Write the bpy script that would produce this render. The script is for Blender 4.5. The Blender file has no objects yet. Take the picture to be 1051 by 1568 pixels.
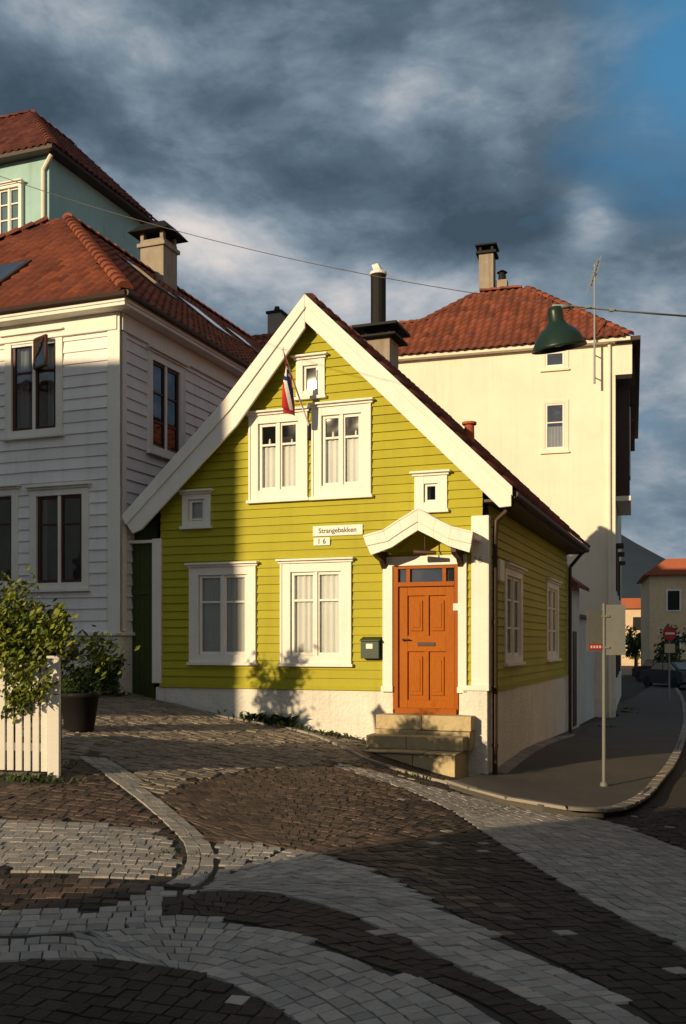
import bpy, math, random
import numpy as np
from mathutils import Vector, Matrix
from mathutils.kdtree import KDTree
from mathutils.geometry import delaunay_2d_cdt
random.seed(7); rng=np.random.default_rng(5)
F=1500.;CX=525.5;HY=985.;EYE=1.6
scene=bpy.context.scene
COL=scene.collection
# ------------------------------------------------------------------ materials
def mat(name,base,rough=.7,ns=6.,amt=.25,bump=.0,bs=40.,island=0.,stretch=(1,1,1),spec=.3,tint=None,metal=0,big=.15,streak=0.):
    m=bpy.data.materials.new(name);m.use_nodes=True;nt=m.node_tree;N=nt.nodes;L=nt.links
    b=N['Principled BSDF'];b.inputs['Roughness'].default_value=rough
    b.inputs['Specular IOR Level'].default_value=spec;b.inputs['Metallic'].default_value=metal
    tc=N.new('ShaderNodeTexCoord');mp=N.new('ShaderNodeMapping');mp.inputs['Scale'].default_value=stretch
    L.new(tc.outputs['Object'],mp.inputs['Vector'])
    n1=N.new('ShaderNodeTexNoise');n1.inputs['Scale'].default_value=ns;n1.inputs['Detail'].default_value=4;n1.inputs['Roughness'].default_value=.65
    L.new(mp.outputs[0],n1.inputs['Vector'])
    def ma(op,a,b_):
        q=N.new('ShaderNodeMath');q.operation=op
        for i,x in enumerate((a,b_)):
            if isinstance(x,(int,float)): q.inputs[i].default_value=x
            else: L.new(x,q.inputs[i])
        return q.outputs[0]
    v=ma('MULTIPLY',ma('SUBTRACT',n1.outputs[0],.5),amt*2)
    if big>0:
        n2=N.new('ShaderNodeTexNoise');n2.inputs['Scale'].default_value=.9;n2.inputs['Detail'].default_value=2
        L.new(tc.outputs['Object'],n2.inputs['Vector'])
        v=ma('ADD',v,ma('MULTIPLY',ma('SUBTRACT',n2.outputs[0],.5),big*2))
    if streak>0:   # rain streaks down the wall
        m2=N.new('ShaderNodeMapping');m2.inputs['Scale'].default_value=(7,7,.35);L.new(tc.outputs['Object'],m2.inputs['Vector'])
        n4=N.new('ShaderNodeTexNoise');n4.inputs['Scale'].default_value=1.;n4.inputs['Detail'].default_value=3;L.new(m2.outputs[0],n4.inputs['Vector'])
        v=ma('SUBTRACT',v,ma('MULTIPLY',ma('MAXIMUM',ma('SUBTRACT',n4.outputs[0],.52),0.),streak*4))
    v=ma('ADD',v,1.)
    hs=N.new('ShaderNodeHueSaturation');hs.inputs['Color'].default_value=(*base,1)
    if island>0:
        g=N.new('ShaderNodeNewGeometry')
        v=ma('ADD',v,ma('MULTIPLY',ma('SUBTRACT',g.outputs['Random Per Island'],.5),island*2))
        if tint:
            mx=N.new('ShaderNodeMix');mx.data_type='RGBA'
            w=N.new('ShaderNodeTexWhiteNoise');w.noise_dimensions='1D';L.new(g.outputs['Random Per Island'],w.inputs['W'])
            L.new(w.outputs['Value'],mx.inputs['Factor']);mx.inputs['A'].default_value=(*base,1);mx.inputs['B'].default_value=(*tint,1)
            L.new(mx.outputs['Result'],hs.inputs['Color'])
    elif tint:
        mx=N.new('ShaderNodeMix');mx.data_type='RGBA'
        r=N.new('ShaderNodeMapRange');r.inputs[1].default_value=.45;r.inputs[2].default_value=.65
        L.new(n1.outputs[0],r.inputs[0]);L.new(r.outputs[0],mx.inputs['Factor'])
        mx.inputs['A'].default_value=(*base,1);mx.inputs['B'].default_value=(*tint,1)
        L.new(mx.outputs['Result'],hs.inputs['Color'])
    L.new(v,hs.inputs['Value']);L.new(hs.outputs[0],b.inputs['Base Color'])
    if bump>0:
        n3=N.new('ShaderNodeTexNoise');n3.inputs['Scale'].default_value=bs;n3.inputs['Detail'].default_value=3
        L.new(mp.outputs[0],n3.inputs['Vector'])
        bp=N.new('ShaderNodeBump');bp.inputs['Strength'].default_value=bump;bp.inputs['Distance'].default_value=.02
        L.new(n3.outputs[0],bp.inputs['Height']);L.new(bp.outputs[0],b.inputs['Normal'])
    return m
def glassmat(name,refl=.22,tint=(1,1,1)):
    m=bpy.data.materials.new(name);m.use_nodes=True;nt=m.node_tree;N=nt.nodes;L=nt.links
    N.remove(N['Principled BSDF']);o=N['Material Output']
    t=N.new('ShaderNodeBsdfTransparent');t.inputs[0].default_value=(*tint,1)
    g=N.new('ShaderNodeBsdfGlossy');g.inputs['Roughness'].default_value=.03
    tc=N.new('ShaderNodeTexCoord');n=N.new('ShaderNodeTexNoise');n.inputs['Scale'].default_value=1.5
    L.new(tc.outputs['Object'],n.inputs['Vector'])
    bp=N.new('ShaderNodeBump');bp.inputs['Strength'].default_value=.12;bp.inputs['Distance'].default_value=.05
    L.new(n.outputs[0],bp.inputs['Height']);L.new(bp.outputs[0],g.inputs['Normal'])
    fr=N.new('ShaderNodeFresnel');fr.inputs['IOR'].default_value=1.5
    ad=N.new('ShaderNodeMath');ad.operation='ADD';ad.use_clamp=True;L.new(fr.outputs[0],ad.inputs[0]);ad.inputs[1].default_value=refl-.04
    mx=N.new('ShaderNodeMixShader');L.new(ad.outputs[0],mx.inputs[0]);L.new(t.outputs[0],mx.inputs[1]);L.new(g.outputs[0],mx.inputs[2])
    L.new(mx.outputs[0],o.inputs[0]);return m
M={}
M['ysid']=mat('yellow_green_painted_boards',(.385,.350,.022),.55,14,.12,.25,60,.05,(1,1,6),streak=.10,spec=.2)
M['white']=mat('white_painted_trim',(.78,.74,.68),.55,10,.08,.12,50,0,(1,1,3),streak=.08)
M['whsid']=mat('white_painted_boards',(.80,.765,.76),.6,12,.09,.25,50,.05,(1,1,6),streak=.12)
M['plaster']=mat('rough_white_plaster',(.72,.68,.61),.85,5,.16,1.0,22,0,big=.2,streak=.15)
M['cream']=mat('cream_plaster',(.80,.72,.60),.85,3,.06,.2,15,0,big=.10,streak=.08)
M['teal']=mat('teal_plaster',(.32,.49,.48),.85,3,.12,.2,20,0,streak=.15)
M['tile']=mat('red_clay_tile',(.25,.075,.040),.75,8,.2,.3,60,.22,tint=(.17,.055,.036),spec=.15,big=.15)
M['tiledk']=mat('old_dark_tile',(.17,.055,.04),.78,8,.25,.3,60,.25,tint=(.11,.04,.033),spec=.15)
M['tileor']=mat('orange_clay_tile',(.42,.13,.05),.7,8,.2,.3,60,.2,tint=(.32,.08,.04))
M['roofund']=mat('roof_underlay',(.05,.025,.02),.9)
M['brown']=mat('dark_brown_paint',(.045,.022,.014),.5,10,.2)
M['sashbr']=mat('red_brown_sash',(.07,.022,.016),.45,10,.2)
M['door']=mat('orange_stained_door',(.36,.098,.004),.45,9,.3,.3,30,0,(6,6,.7),spec=.12)
M['doordk']=mat('door_frame_stain',(.31,.08,.004),.45,9,.25,.2,30,0,(6,6,.7),spec=.12)
M['green']=mat('dark_green_boards',(.045,.06,.012),.6,8,.2,.1)
M['stone']=mat('step_stone',(.50,.40,.23),.88,7,.3,.6,30,.1,tint=(.38,.30,.18))
M['glass']=glassmat('window_glass',.045,(.93,.95,.95))
M['glassdk']=glassmat('window_glass_reflective',.2,(.6,.62,.65))
M['curtain']=mat('white_curtain',(.62,.62,.60),.9,3,.05)
M['curtaing']=mat('grey_lace_curtain',(.45,.44,.42),.9,3,.1)
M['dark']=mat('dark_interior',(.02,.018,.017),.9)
M['metal']=mat('black_metal',(.014,.013,.013),.6,10,.2,spec=.15)
M['grey']=mat('grey_metal',(.25,.26,.26),.5,10,.15)
M['greydk']=mat('weathered_sign_back',(.15,.15,.145),.6,10,.2)
M['chim']=mat('chimney_render',(.30,.25,.20),.9,4,.25,.5,20,0,streak=.3)
M['terra']=mat('terracotta',(.38,.09,.04),.7)
M['settL']=mat('light_granite_sett',(.37,.325,.285),.72,25,.24,.4,70,.20,tint=(.28,.265,.25),spec=.2,big=.22)
M['settM']=mat('mid_cobble',(.24,.195,.155),.78,20,.28,.5,60,.22,tint=(.17,.145,.12),spec=.2,big=.2)
M['settB']=mat('brown_sett',(.120,.075,.056),.7,20,.3,.5,60,.35,tint=(.07,.052,.044),spec=.25,big=.2)
M['settD']=mat('dark_basalt_sett',(.034,.027,.025),.75,20,.3,.4,60,.3,tint=(.045,.034,.03),spec=.2,big=.2)
M['joint']=mat('ground_sand_asphalt',(.062,.052,.044),.95,12,.4,.6,60,0,tint=(.04,.037,.030))
M['walk']=mat('pavement_asphalt',(.095,.082,.072),.85,20,.25,.4,90,0,tint=(.07,.062,.054),big=.25)
M['kerb']=mat('kerb_granite',(.26,.23,.20),.8,16,.25,.5,50,.2)
M['leaf']=mat('foliage_leaf',(.09,.125,.012),.5,3,.3,0,10,.5,tint=(.17,.18,.016))
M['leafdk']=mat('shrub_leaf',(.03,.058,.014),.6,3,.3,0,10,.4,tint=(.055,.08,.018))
M['bark']=mat('bark',(.08,.055,.035),.9,10,.3)
M['flagR']=mat('flag_red',(.50,.03,.03),.8);M['flagB']=mat('flag_blue',(.01,.02,.15),.8)
M['mailb']=mat('mailbox_green',(.012,.035,.018),.4)
M['ochre']=mat('ochre_plaster',(.66,.50,.32),.85)
M['pink']=mat('pink_plaster',(.60,.45,.30),.85)
M['hill']=mat('hill_forest',(.028,.042,.062),1.,.03,.3)
M['signred']=mat('sign_red',(.45,.03,.03),.5)
M['lampg']=mat('lamp_green_enamel',(.012,.03,.022),.35)
M['carp']=mat('car_paint',(.05,.055,.065),.25,3,.05)
M['rubber']=mat('tyre_rubber',(.02,.02,.02),.8)
M['ink']=mat('sign_ink',(.02,.02,.02),.6)
M['inkf']=mat('faded_number',(.35,.32,.28),.6)
# ------------------------------------------------------------------ mesh builder
class MB:
    def __init__(s): s.v=[];s.f=[];s.m=[]
    def poly(s,pts,m=0):
        n=len(s.v);s.v+= [tuple(p) for p in pts];s.f.append(tuple(range(n,n+len(pts))));s.m.append(m)
    def box8(s,a,b,m=0):
        n=len(s.v);k=len(a);s.v+=[tuple(p) for p in a]+[tuple(p) for p in b]
        s.f.append(tuple(range(n+k-1,n-1,-1)));s.m.append(m)
        s.f.append(tuple(range(n+k,n+2*k)));s.m.append(m)
        for i in range(k):
            j=(i+1)%k;s.f.append((n+i,n+j,n+k+j,n+k+i));s.m.append(m)
    def wbox(s,W,u0,u1,z0,z1,o0,o1,m=0):
        q=[(u0,z0),(u1,z0),(u1,z1),(u0,z1)]
        s.box8([W.P(u,z,o0) for u,z in q],[W.P(u,z,o1) for u,z in q],m)
    def prism(s,W,pts,o0,o1,m=0):
        s.box8([W.P(u,z,o0) for u,z in pts],[W.P(u,z,o1) for u,z in pts],m)
    def cyl(s,p0,p1,r0,r1=None,n=12,m=0):
        if r1 is None:r1=r0
        p0=Vector(p0);p1=Vector(p1);d=(p1-p0).normalized();a=d.orthogonal().normalized();b=d.cross(a)
        ra=[p0+(a*math.cos(t)+b*math.sin(t))*r0 for t in [2*math.pi*i/n for i in range(n)]]
        rb=[p1+(a*math.cos(t)+b*math.sin(t))*r1 for t in [2*math.pi*i/n for i in range(n)]]
        s.box8(ra,rb,m)
    def tube(s,pts,r,n=8,m=0):
        for a,b in zip(pts[:-1],pts[1:]): s.cyl(a,b,r,r,n,m)
    def lathe(s,c,prof,n=24,m=0,M4=None):
        base=len(s.v)
        for r,z in prof:
            for i in range(n):
                t=2*math.pi*i/n;p=Vector((r*math.cos(t),r*math.sin(t),z))
                if M4: p=M4@p
                s.v.append((c[0]+p.x,c[1]+p.y,c[2]+p.z))
        for k in range(len(prof)-1):
            for i in range(n):
                j=(i+1)%n;s.f.append((base+k*n+i,base+k*n+j,base+(k+1)*n+j,base+(k+1)*n+i));s.m.append(m)
    def obj(s,name,mats,parent=None,smooth=False,bevel=0):
        me=bpy.data.meshes.new(name);me.from_pydata(s.v,[],s.f)
        for k in mats: me.materials.append(M[k])
        me.polygons.foreach_set('material_index',s.m)
        if smooth: me.polygons.foreach_set('use_smooth',[True]*len(s.f))
        me.update();o=bpy.data.objects.new(name,me);COL.objects.link(o)
        if parent: setpar(o,parent)
        if bevel:
            b=o.modifiers.new('bev','BEVEL');b.width=bevel;b.segments=2;b.limit_method='ANGLE'
        return o
def empty(name,loc):
    e=bpy.data.objects.new(name,None);e.location=loc;COL.objects.link(e);return e
def setpar(o,p):
    o.parent=p;o.matrix_parent_inverse=Matrix.Translation(Vector(p.location)).inverted()
class Wall:
    def __init__(s,O,d):
        s.O=O;s.d=d;s.n=(d[1],-d[0])
    def P(s,u,z,o=0.): return (s.O[0]+u*s.d[0]+o*s.n[0],s.O[1]+u*s.d[1]+o*s.n[1],z)
    def at(s,px,py,off=0.):   # surveyed position on the wall plane
        ox=s.O[0]+off*s.n[0];oy=s.O[1]+off*s.n[1];rx=(px-CX)/F
        u=(rx*oy-ox)/(s.d[0]-rx*s.d[1]);Y=oy+u*s.d[1];return (u,EYE+(HY-py)/F*Y)
def ang(t): return math.cos(t),math.sin(t)
TH=math.radians(20.4);c_,s_=ang(TH)
YF=Wall((2.2,15.),(c_,-s_));YR=Wall((2.2,15.),(s_,c_))
WF=Wall((-3.865,16.9),(c_,-s_));WR=Wall((-3.865,16.9),(s_,c_))
# ------------------------------------------------------------------ terrain
cp=np.array([(0,0,0),(0,4,0),(-3,4,.05),(3,4,-.1),(-6,6,.2),(-2.9,9.8,.27),(-5,9.5,.35),(0,8,-.05),(3,8,-.25),
(2.2,15,-.5),(.36,15.68,.05),(-.92,16.16,.23),(-1.99,16.56,.386),(-3.15,17,.61),(-3.75,17.2,.7),(3.6,13.4,-.55),
(5.35,23.5,-.67),(8.5,30.5,-.75),(14,30,-.8),(8,15,-.65),(8,8,-.5),(-8,18,1.2),(-10,10,.7),(0,30,.5),(-8,30,2),
(-8,-6,.2),(8,-6,-.2),(0,-6,0),(-20,-10,.3),(20,-10,-.3),(20,45,-.8),(-20,45,2),(0,45,0),(12,45,-.8)],float)
def ker(r2): return np.sqrt(r2+1.)
Ac=ker(((cp[:,None,:2]-cp[None,:,:2])**2).sum(-1));n_=len(cp)
Pm=np.c_[np.ones(n_),cp[:,:2]]
sol=np.linalg.solve(np.block([[Ac,Pm],[Pm.T,np.zeros((3,3))]]),np.r_[cp[:,2],0,0,0])
def H(x,y):
    x=np.clip(np.asarray(x,float),-20,20);y=np.clip(np.asarray(y,float),-10,45)
    r=0
    for i in range(n_): r=r+sol[i]*np.sqrt((x-cp[i,0])**2+(y-cp[i,1])**2+1.)
    return r+sol[n_]+sol[n_+1]*x+sol[n_+2]*y
def G(px,py,lift=0.):
    rx=(px-CX)/F;rz=(HY-py)/F
    Ys=np.linspace(1.5,60,600);d=EYE+rz*Ys-(H(rx*Ys,Ys)+lift)
    i=np.argmax(d<0) if (d<0).any() else len(Ys)-1
    if i==0: Y=Ys[0]
    else: Y=Ys[i-1]+(Ys[i]-Ys[i-1])*d[i-1]/(d[i-1]-d[i])
    return (rx*Y,Y)
def GP(L_,lift=0.): return np.array([G(a,b,lift) for a,b in L_])
gx=np.r_[-3000,-1500,-700,-300,-150,-80,-45,-30,np.arange(-20,20.01,.4),30,45,80,150,300,700,1500,3000]
gy=np.r_[-3000,-1000,-300,-100,-40,-20,np.arange(-10,45.01,.4),60,80,120,200,400,800,1600,4000]
XX,YY=np.meshgrid(gx,gy);ZZ=H(XX,YY)
vv=np.c_[XX.ravel(),YY.ravel(),ZZ.ravel()];nx=len(gx);ny=len(gy)
ff=[(j*nx+i,j*nx+i+1,(j+1)*nx+i+1,(j+1)*nx+i) for j in range(ny-1) for i in range(nx-1)]
me=bpy.data.meshes.new('ground');me.from_pydata(vv.tolist(),[],ff);me.materials.append(M['joint'])
me.polygons.foreach_set('use_smooth',[True]*len(ff));g=bpy.data.objects.new('ground',me);COL.objects.link(g)
# stones
def stones_obj(name,quads,matn,lift=.0,hgt=.012,jit=.0020,inset=.06,shr=.972,tilt=.0013):
    Q=np.array(quads)
    n=len(Q);c=Q.mean(1,keepdims=True)
    Q=Q+rng.normal(0,.003,Q.shape)
    bot=c+(Q-c)*shr;top=c+(Q-c)*(shr-inset)
    Q8=np.concatenate([bot,top],1)
    z=H(Q8[...,0],Q8[...,1])
    hj=hgt+rng.normal(0,jit,(n,1));tl=rng.normal(0,tilt,(n,4))
    z[:,:4]+=lift-.004;z[:,4:]+=lift+hj+tl
    V=np.concatenate([Q8,z[...,None]],2).reshape(-1,3)
    fs=[]
    for k in range(n):
        b=k*8;fs.append((b+4,b+5,b+6,b+7))
        for i in range(4):
            j=(i+1)%4;fs.append((b+i,b+j,b+4+j,b+4+i))
    me=bpy.data.meshes.new(name);me.from_pydata(V.tolist(),[],fs);me.materials.append(M[matn]);me.update()
    o=bpy.data.objects.new(name,me);COL.objects.link(o);return o
def smooth_line(P,n=240):
    P=np.asarray(P);out=[]
    Q=np.r_[[2*P[0]-P[1]],P,[2*P[-1]-P[-2]]]
    for i in range(1,len(Q)-2):
        for t in np.linspace(0,1,12,endpoint=False):
            a,b,c,d=Q[i-1],Q[i],Q[i+1],Q[i+2]
            out.append(.5*((2*b)+(-a+c)*t+(2*a-5*b+4*c-d)*t*t+(-a+3*b-3*c+d)*t**3))
    out.append(P[-1]);out=np.array(out)
    s=np.r_[0,np.cumsum(np.linalg.norm(np.diff(out,axis=0),axis=1))]
    t=np.linspace(0,s[-1],n);return np.c_[np.interp(t,s,out[:,0]),np.interp(t,s,out[:,1])]
def strip(U,Lw,row=.118,ln=.092):
    L2=smooth_line(Lw);U2=smooth_line(U)
    D=((L2[:,None]-U2[None])**2).sum(-1);idx=D.argmin(1);idx=np.maximum.accumulate(idx)
    idf=np.convolve(np.r_[[idx[0]]*8,idx,[idx[-1]]*8],np.ones(17)/17,'valid')
    UU=np.c_[np.interp(idf,np.arange(len(U2)),U2[:,0]),np.interp(idf,np.arange(len(U2)),U2[:,1])]
    w=np.linalg.norm(UU-L2,axis=1);dirs=(UU-L2)/np.maximum(w,1e-6)[:,None]
    qs=[];K=int(w.max()/row)+1
    for k in range(K):
        a=L2+dirs*(k*row);b=L2+dirs*((k+1)*row)
        s=np.r_[0,np.cumsum(np.linalg.norm(np.diff((a+b)/2,axis=0),axis=1))]
        t=random.random()*ln
        while t<s[-1]-ln:
            l=ln*random.uniform(.8,1.2);t1=min(t+l,s[-1])
            wm=np.interp((t+t1)/2,s,w)
            if (k+.7)*row<=wm:
                f=lambda A,tt:(np.interp(tt,s,A[:,0]),np.interp(tt,s,A[:,1]))
                qs.append([f(a,t),f(a,t1),f(b,t1),f(b,t)])
            t=t1
    return qs
def inpoly(x,y,P):
    r=np.zeros(x.shape,bool);n=len(P)
    for i in range(n):
        x0,y0=P[i];x1,y1=P[(i+1)%n]
        c=((y0>y)!=(y1>y));
        with np.errstate(all='ignore'): r^=c&(x<(x1-x0)*(y-y0)/(y1-y0+1e-12)+x0)
    return r
def fill(P,angd,sx=.098,sy=.115,curve=0.):
    P=np.asarray(P);a=math.radians(angd);R=np.array([[math.cos(a),math.sin(a)],[-math.sin(a),math.cos(a)]])
    c=P.mean(0);Q=(P-c)@R.T;mn=Q.min(0);mx=Q.max(0);qs=[]
    y=mn[1]
    while y<mx[1]:
        x=mn[0]+random.random()*sx;
        while x<mx[0]:
            l=sx*random.uniform(.8,1.2)
            q=np.array([(x,y),(x+l,y),(x+l,y+sy),(x,y+sy)]);q[:,1]+=.03*np.sin(q[:,0]*3)+curve*q[:,0]**2
            qs.append(q);x+=l
        y+=sy
    qs=np.array(qs);W=qs@R+c;cc=W.mean(1);ok=inpoly(cc[:,0],cc[:,1],P);return list(W[ok])
placed=[]
def reg(qs,mind=0.):
    """keep only setts that do not sit on ones already laid"""
    if mind and placed:
        kd=KDTree(len(placed))
        for i,p in enumerate(placed): kd.insert((p[0],p[1],0),i)
        kd.balance();qs=[q for q in qs if kd.find((np.mean([p[0] for p in q]),np.mean([p[1] for p in q]),0))[2]>mind]
    placed.extend([(np.mean([p[0] for p in q]),np.mean([p[1] for p in q])) for q in qs]);return qs
A_up=[(505,1168),(560,1178),(640,1200),(740,1224),(850,1245),(940,1260),(1060,1308),(1200,1370),(1400,1470)]
A_lo=[(508,1173),(600,1202),(680,1236),(750,1282),(830,1335),(920,1390),(1051,1457),(1200,1530),(1400,1640)]
C_up=[(300,1290),(380,1292),(450,1302),(540,1322),(620,1355),(700,1402),(800,1452),(900,1500),(1000,1562),(1100,1640),(1200,1740)]
C_lo=[(285,1368),(350,1364),(430,1372),(520,1396),(600,1432),(700,1482),(800,1532),(870,1572),(950,1640),(1020,1740)]
E_up=[(-100,1448),(0,1442),(140,1432),(225,1405),(290,1403),(350,1411),(450,1432),(560,1475),(640,1500),(700,1522),(790,1570),(850,1640),(900,1740)]
E_lo=[(-100,1478),(0,1474),(120,1470),(250,1482),(340,1503),(420,1545),(460,1575),(500,1640),(540,1740)]
B_up=[(240,1236),(290,1202),(400,1182),(508,1173)]+A_lo[1:]
RIB=[(118,1158),(165,1190),(215,1228),(262,1270),(285,1300),(280,1335),(245,1362)]
RIBo=[(150,1152),(200,1186),(250,1225),(300,1268),(326,1302),(320,1345),(285,1372)]
light=reg(strip(GP(RIBo),GP(RIB),.1,.15))
light+=reg(strip(GP(A_up),GP(A_lo)))+reg(strip(GP(C_up),GP(C_lo)),.085)+reg(strip(GP(E_up),GP(E_lo)))
light+=reg(fill(GP([(322,1292),(380,1292),(450,1302),(440,1373),(350,1366),(285,1370),(318,1345)]),0),.09)
dark=reg(strip(GP(C_lo),GP(E_up[3:])),.075)
brown=[]
for q in reg(strip(GP(B_up),GP(C_up)),.08):
    cx_=np.mean([p[0] for p in q]);(dark if random.random()<np.clip((cx_+.1)*.8,0,1) else brown).append(q)
G4=[(-120,1262),(0,1258),(140,1262),(238,1274),(276,1308),(262,1340),(200,1348),(0,1332),(-120,1328)]
light+=reg(fill(GP(G4),4),.085)
Z6=[(-120,1392),(150,1398),(240,1362),(285,1370),(240,1404),(140,1432),(-120,1445)]
light+=reg(fill(GP(Z6),10),.085)
Z3=[(-120,1208),(0,1206),(88,1190),(120,1165),(200,1222),(240,1268),(140,1258),(0,1254),(-120,1258)]
brown+=reg(fill(GP(Z3),-8),.085)
Z5=[(-120,1334),(0,1336),(180,1351),(240,1358),(150,1396),(-120,1388)]
for q in reg(fill(GP(Z5),6),.085): (dark if random.random()<.55 else brown).append(q)
Z1=[(-150,1100),(88,1064),(190,1060),(240,1073),(345,1098),(440,1114),(560,1140),(560,1168),(505,1168),(400,1178),(285,1198),(240,1226),(205,1186),(150,1150),(118,1156),(85,1185),(-150,1200)]
mid=reg(fill(GP(Z1),-18,.16,.115,.01),.085)
rest=reg(fill([(-3.5,2.),(4.5,2.),(5.2,9.),(5.,12.6),(3.6,12.9),(2.6,13.6),(.3,15.2),(-2.,9.5),(-3.5,9.)],-14),.092)
for q in rest:
    cy=np.mean([p[1] for p in q]);cx_=np.mean([p[0] for p in q]);(brown if cy>6.6 and cx_<.4 else dark).append(q)
# a few relaid setts of the other kind
keep=[]
for q in dark: (light if random.random()<.006 else keep).append(q)
dark=keep
stones_obj('cobblestone_paving_light',light,'settL')
stones_obj('cobblestone_paving_dark',dark,'settD')
stones_obj('cobblestone_paving_brown',brown,'settB',tilt=.0022,jit=.0026)
stones_obj('cobblestone_alley',mid,'settM',jit=.004,hgt=.016,tilt=.003)
SW=GP([(688,1196),(720,1206),(760,1217),(830,1232),(925,1240),(972,1226),(1003,1200),(1030,1165),(1046,1125),(1050,1095),(1040,1060),(1018,1035)],.1)
SWin=np.array([(12.5,42),(9.0,33.),(8.6,30.4),(6.4,26.),(2.1,14.9)])
def sheet(name,poly,matn,lift,depth=.14,step=.5):
    P=[Vector(p) for p in poly];n=len(P);mn=np.min(poly,0);mx=np.max(poly,0)
    xs,ys=np.meshgrid(np.arange(mn[0],mx[0],step),np.arange(mn[1],mx[1],step));xs=xs.ravel();ys=ys.ravel()
    k=inpoly(xs,ys,poly);V=P+[Vector((a,b)) for a,b in zip(xs[k],ys[k])]
    r=delaunay_2d_cdt(V,[(i,(i+1)%n) for i in range(n)],[list(range(n))],1,1e-5)
    vs=[(v.x,v.y,float(H(v.x,v.y))+lift) for v in r[0]];fs=[tuple(f) for f in r[2]]
    b=len(vs)
    for p in poly: z=float(H(p[0],p[1]));vs+=[(p[0],p[1],z+lift),(p[0],p[1],z+lift-depth)]
    for i in range(n):
        j=(i+1)%n;fs.append((b+2*i,b+2*j,b+2*j+1,b+2*i+1))
    me=bpy.data.meshes.new(name);me.from_pydata(vs,[],fs);me.materials.append(M[matn]);o=bpy.data.objects.new(name,me);COL.objects.link(o)
sheet('pavement',np.vstack([SW,SWin]),'walk',.1)
def kerbq(line,w,ln):
    S=smooth_line(line,300);d=np.gradient(S,axis=0);d/=np.linalg.norm(d,axis=1)[:,None];nn=np.c_[-d[:,1],d[:,0]]
    a=S-nn*w*.5;b=S+nn*w*.5;s=np.r_[0,np.cumsum(np.linalg.norm(np.diff(S,axis=0),axis=1))];t=0;qs=[]
    while t<s[-1]-.1:
        l=ln*random.uniform(.7,1.3);t1=min(t+l,s[-1]);f=lambda A,tt:(np.interp(tt,s,A[:,0]),np.interp(tt,s,A[:,1]))
        qs.append([f(a,t),f(a,t1),f(b,t1),f(b,t)]);t=t1
    return qs
stones_obj('kerb',kerbq(SW,.16,.6),'kerb',lift=.085,hgt=.03,inset=.06)
k2=GP([(262,1080),(345,1100),(440,1117),(520,1143),(560,1165),(620,1184),(700,1205)])
stones_obj('kerb',kerbq(k2,.11,.35),'kerb',lift=.01,hgt=.035,inset=.08)
stones_obj('kerb',kerbq(np.array([(2.45,15.3),(3.9,19.2),(5.45,23.4)]),.22,.5),'kerb',lift=.09,hgt=.03,inset=.08)
# ------------------------------------------------------------------ architecture helpers
def siding(mb,W,lf,rf,z0,z1,bh,holes,m=0,out=.03):
    z=z0
    while z<z1-.01:
        za=z;zb=min(z+bh,z1);zc=(za+zb)/2
        iv=[(lf(za),lf(zb),rf(za),rf(zb))]
        for (a,b,c,d) in holes:
            if c<zc<d:
                nv=[]
                for (l0,l1,r0,r1) in iv:
                    if b<=min(l0,l1) or a>=max(r0,r1): nv.append((l0,l1,r0,r1));continue
                    if a>max(l0,l1): nv.append((l0,l1,a,a))
                    if b<min(r0,r1): nv.append((b,b,r0,r1))
                iv=nv
        for (l0,l1,r0,r1) in iv:
            if r0-l0<.02: continue
            r1=max(r1,l1+.001)
            cuts=[0.]
            while (1-cuts[-1])*(r0-l0)>3.6: cuts.append(cuts[-1]+random.uniform(1.4,3.2)/(r0-l0))
            cuts.append(1.)
            for t0,t1 in zip(cuts[:-1],cuts[1:]):
                j=random.uniform(-.004,.004);jo=random.uniform(0,.005);j2=random.uniform(-.003,.003)
                A0=l0+(r0-l0)*t0;A1=l0+(r0-l0)*t1;B0=l1+(r1-l1)*t0;B1=l1+(r1-l1)*t1
                mb.poly([W.P(A0,za+j,out+jo),W.P(A1,za+j+j2,out+jo),W.P(B1,zb+.012,.006),W.P(B0,zb+.012,.006)],m)
                mb.poly([W.P(A0,za+j,0),W.P(A1,za+j+j2,0),W.P(A1,za+j+j2,out+jo),W.P(A0,za+j,out+jo)],m)
        z+=bh
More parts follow.
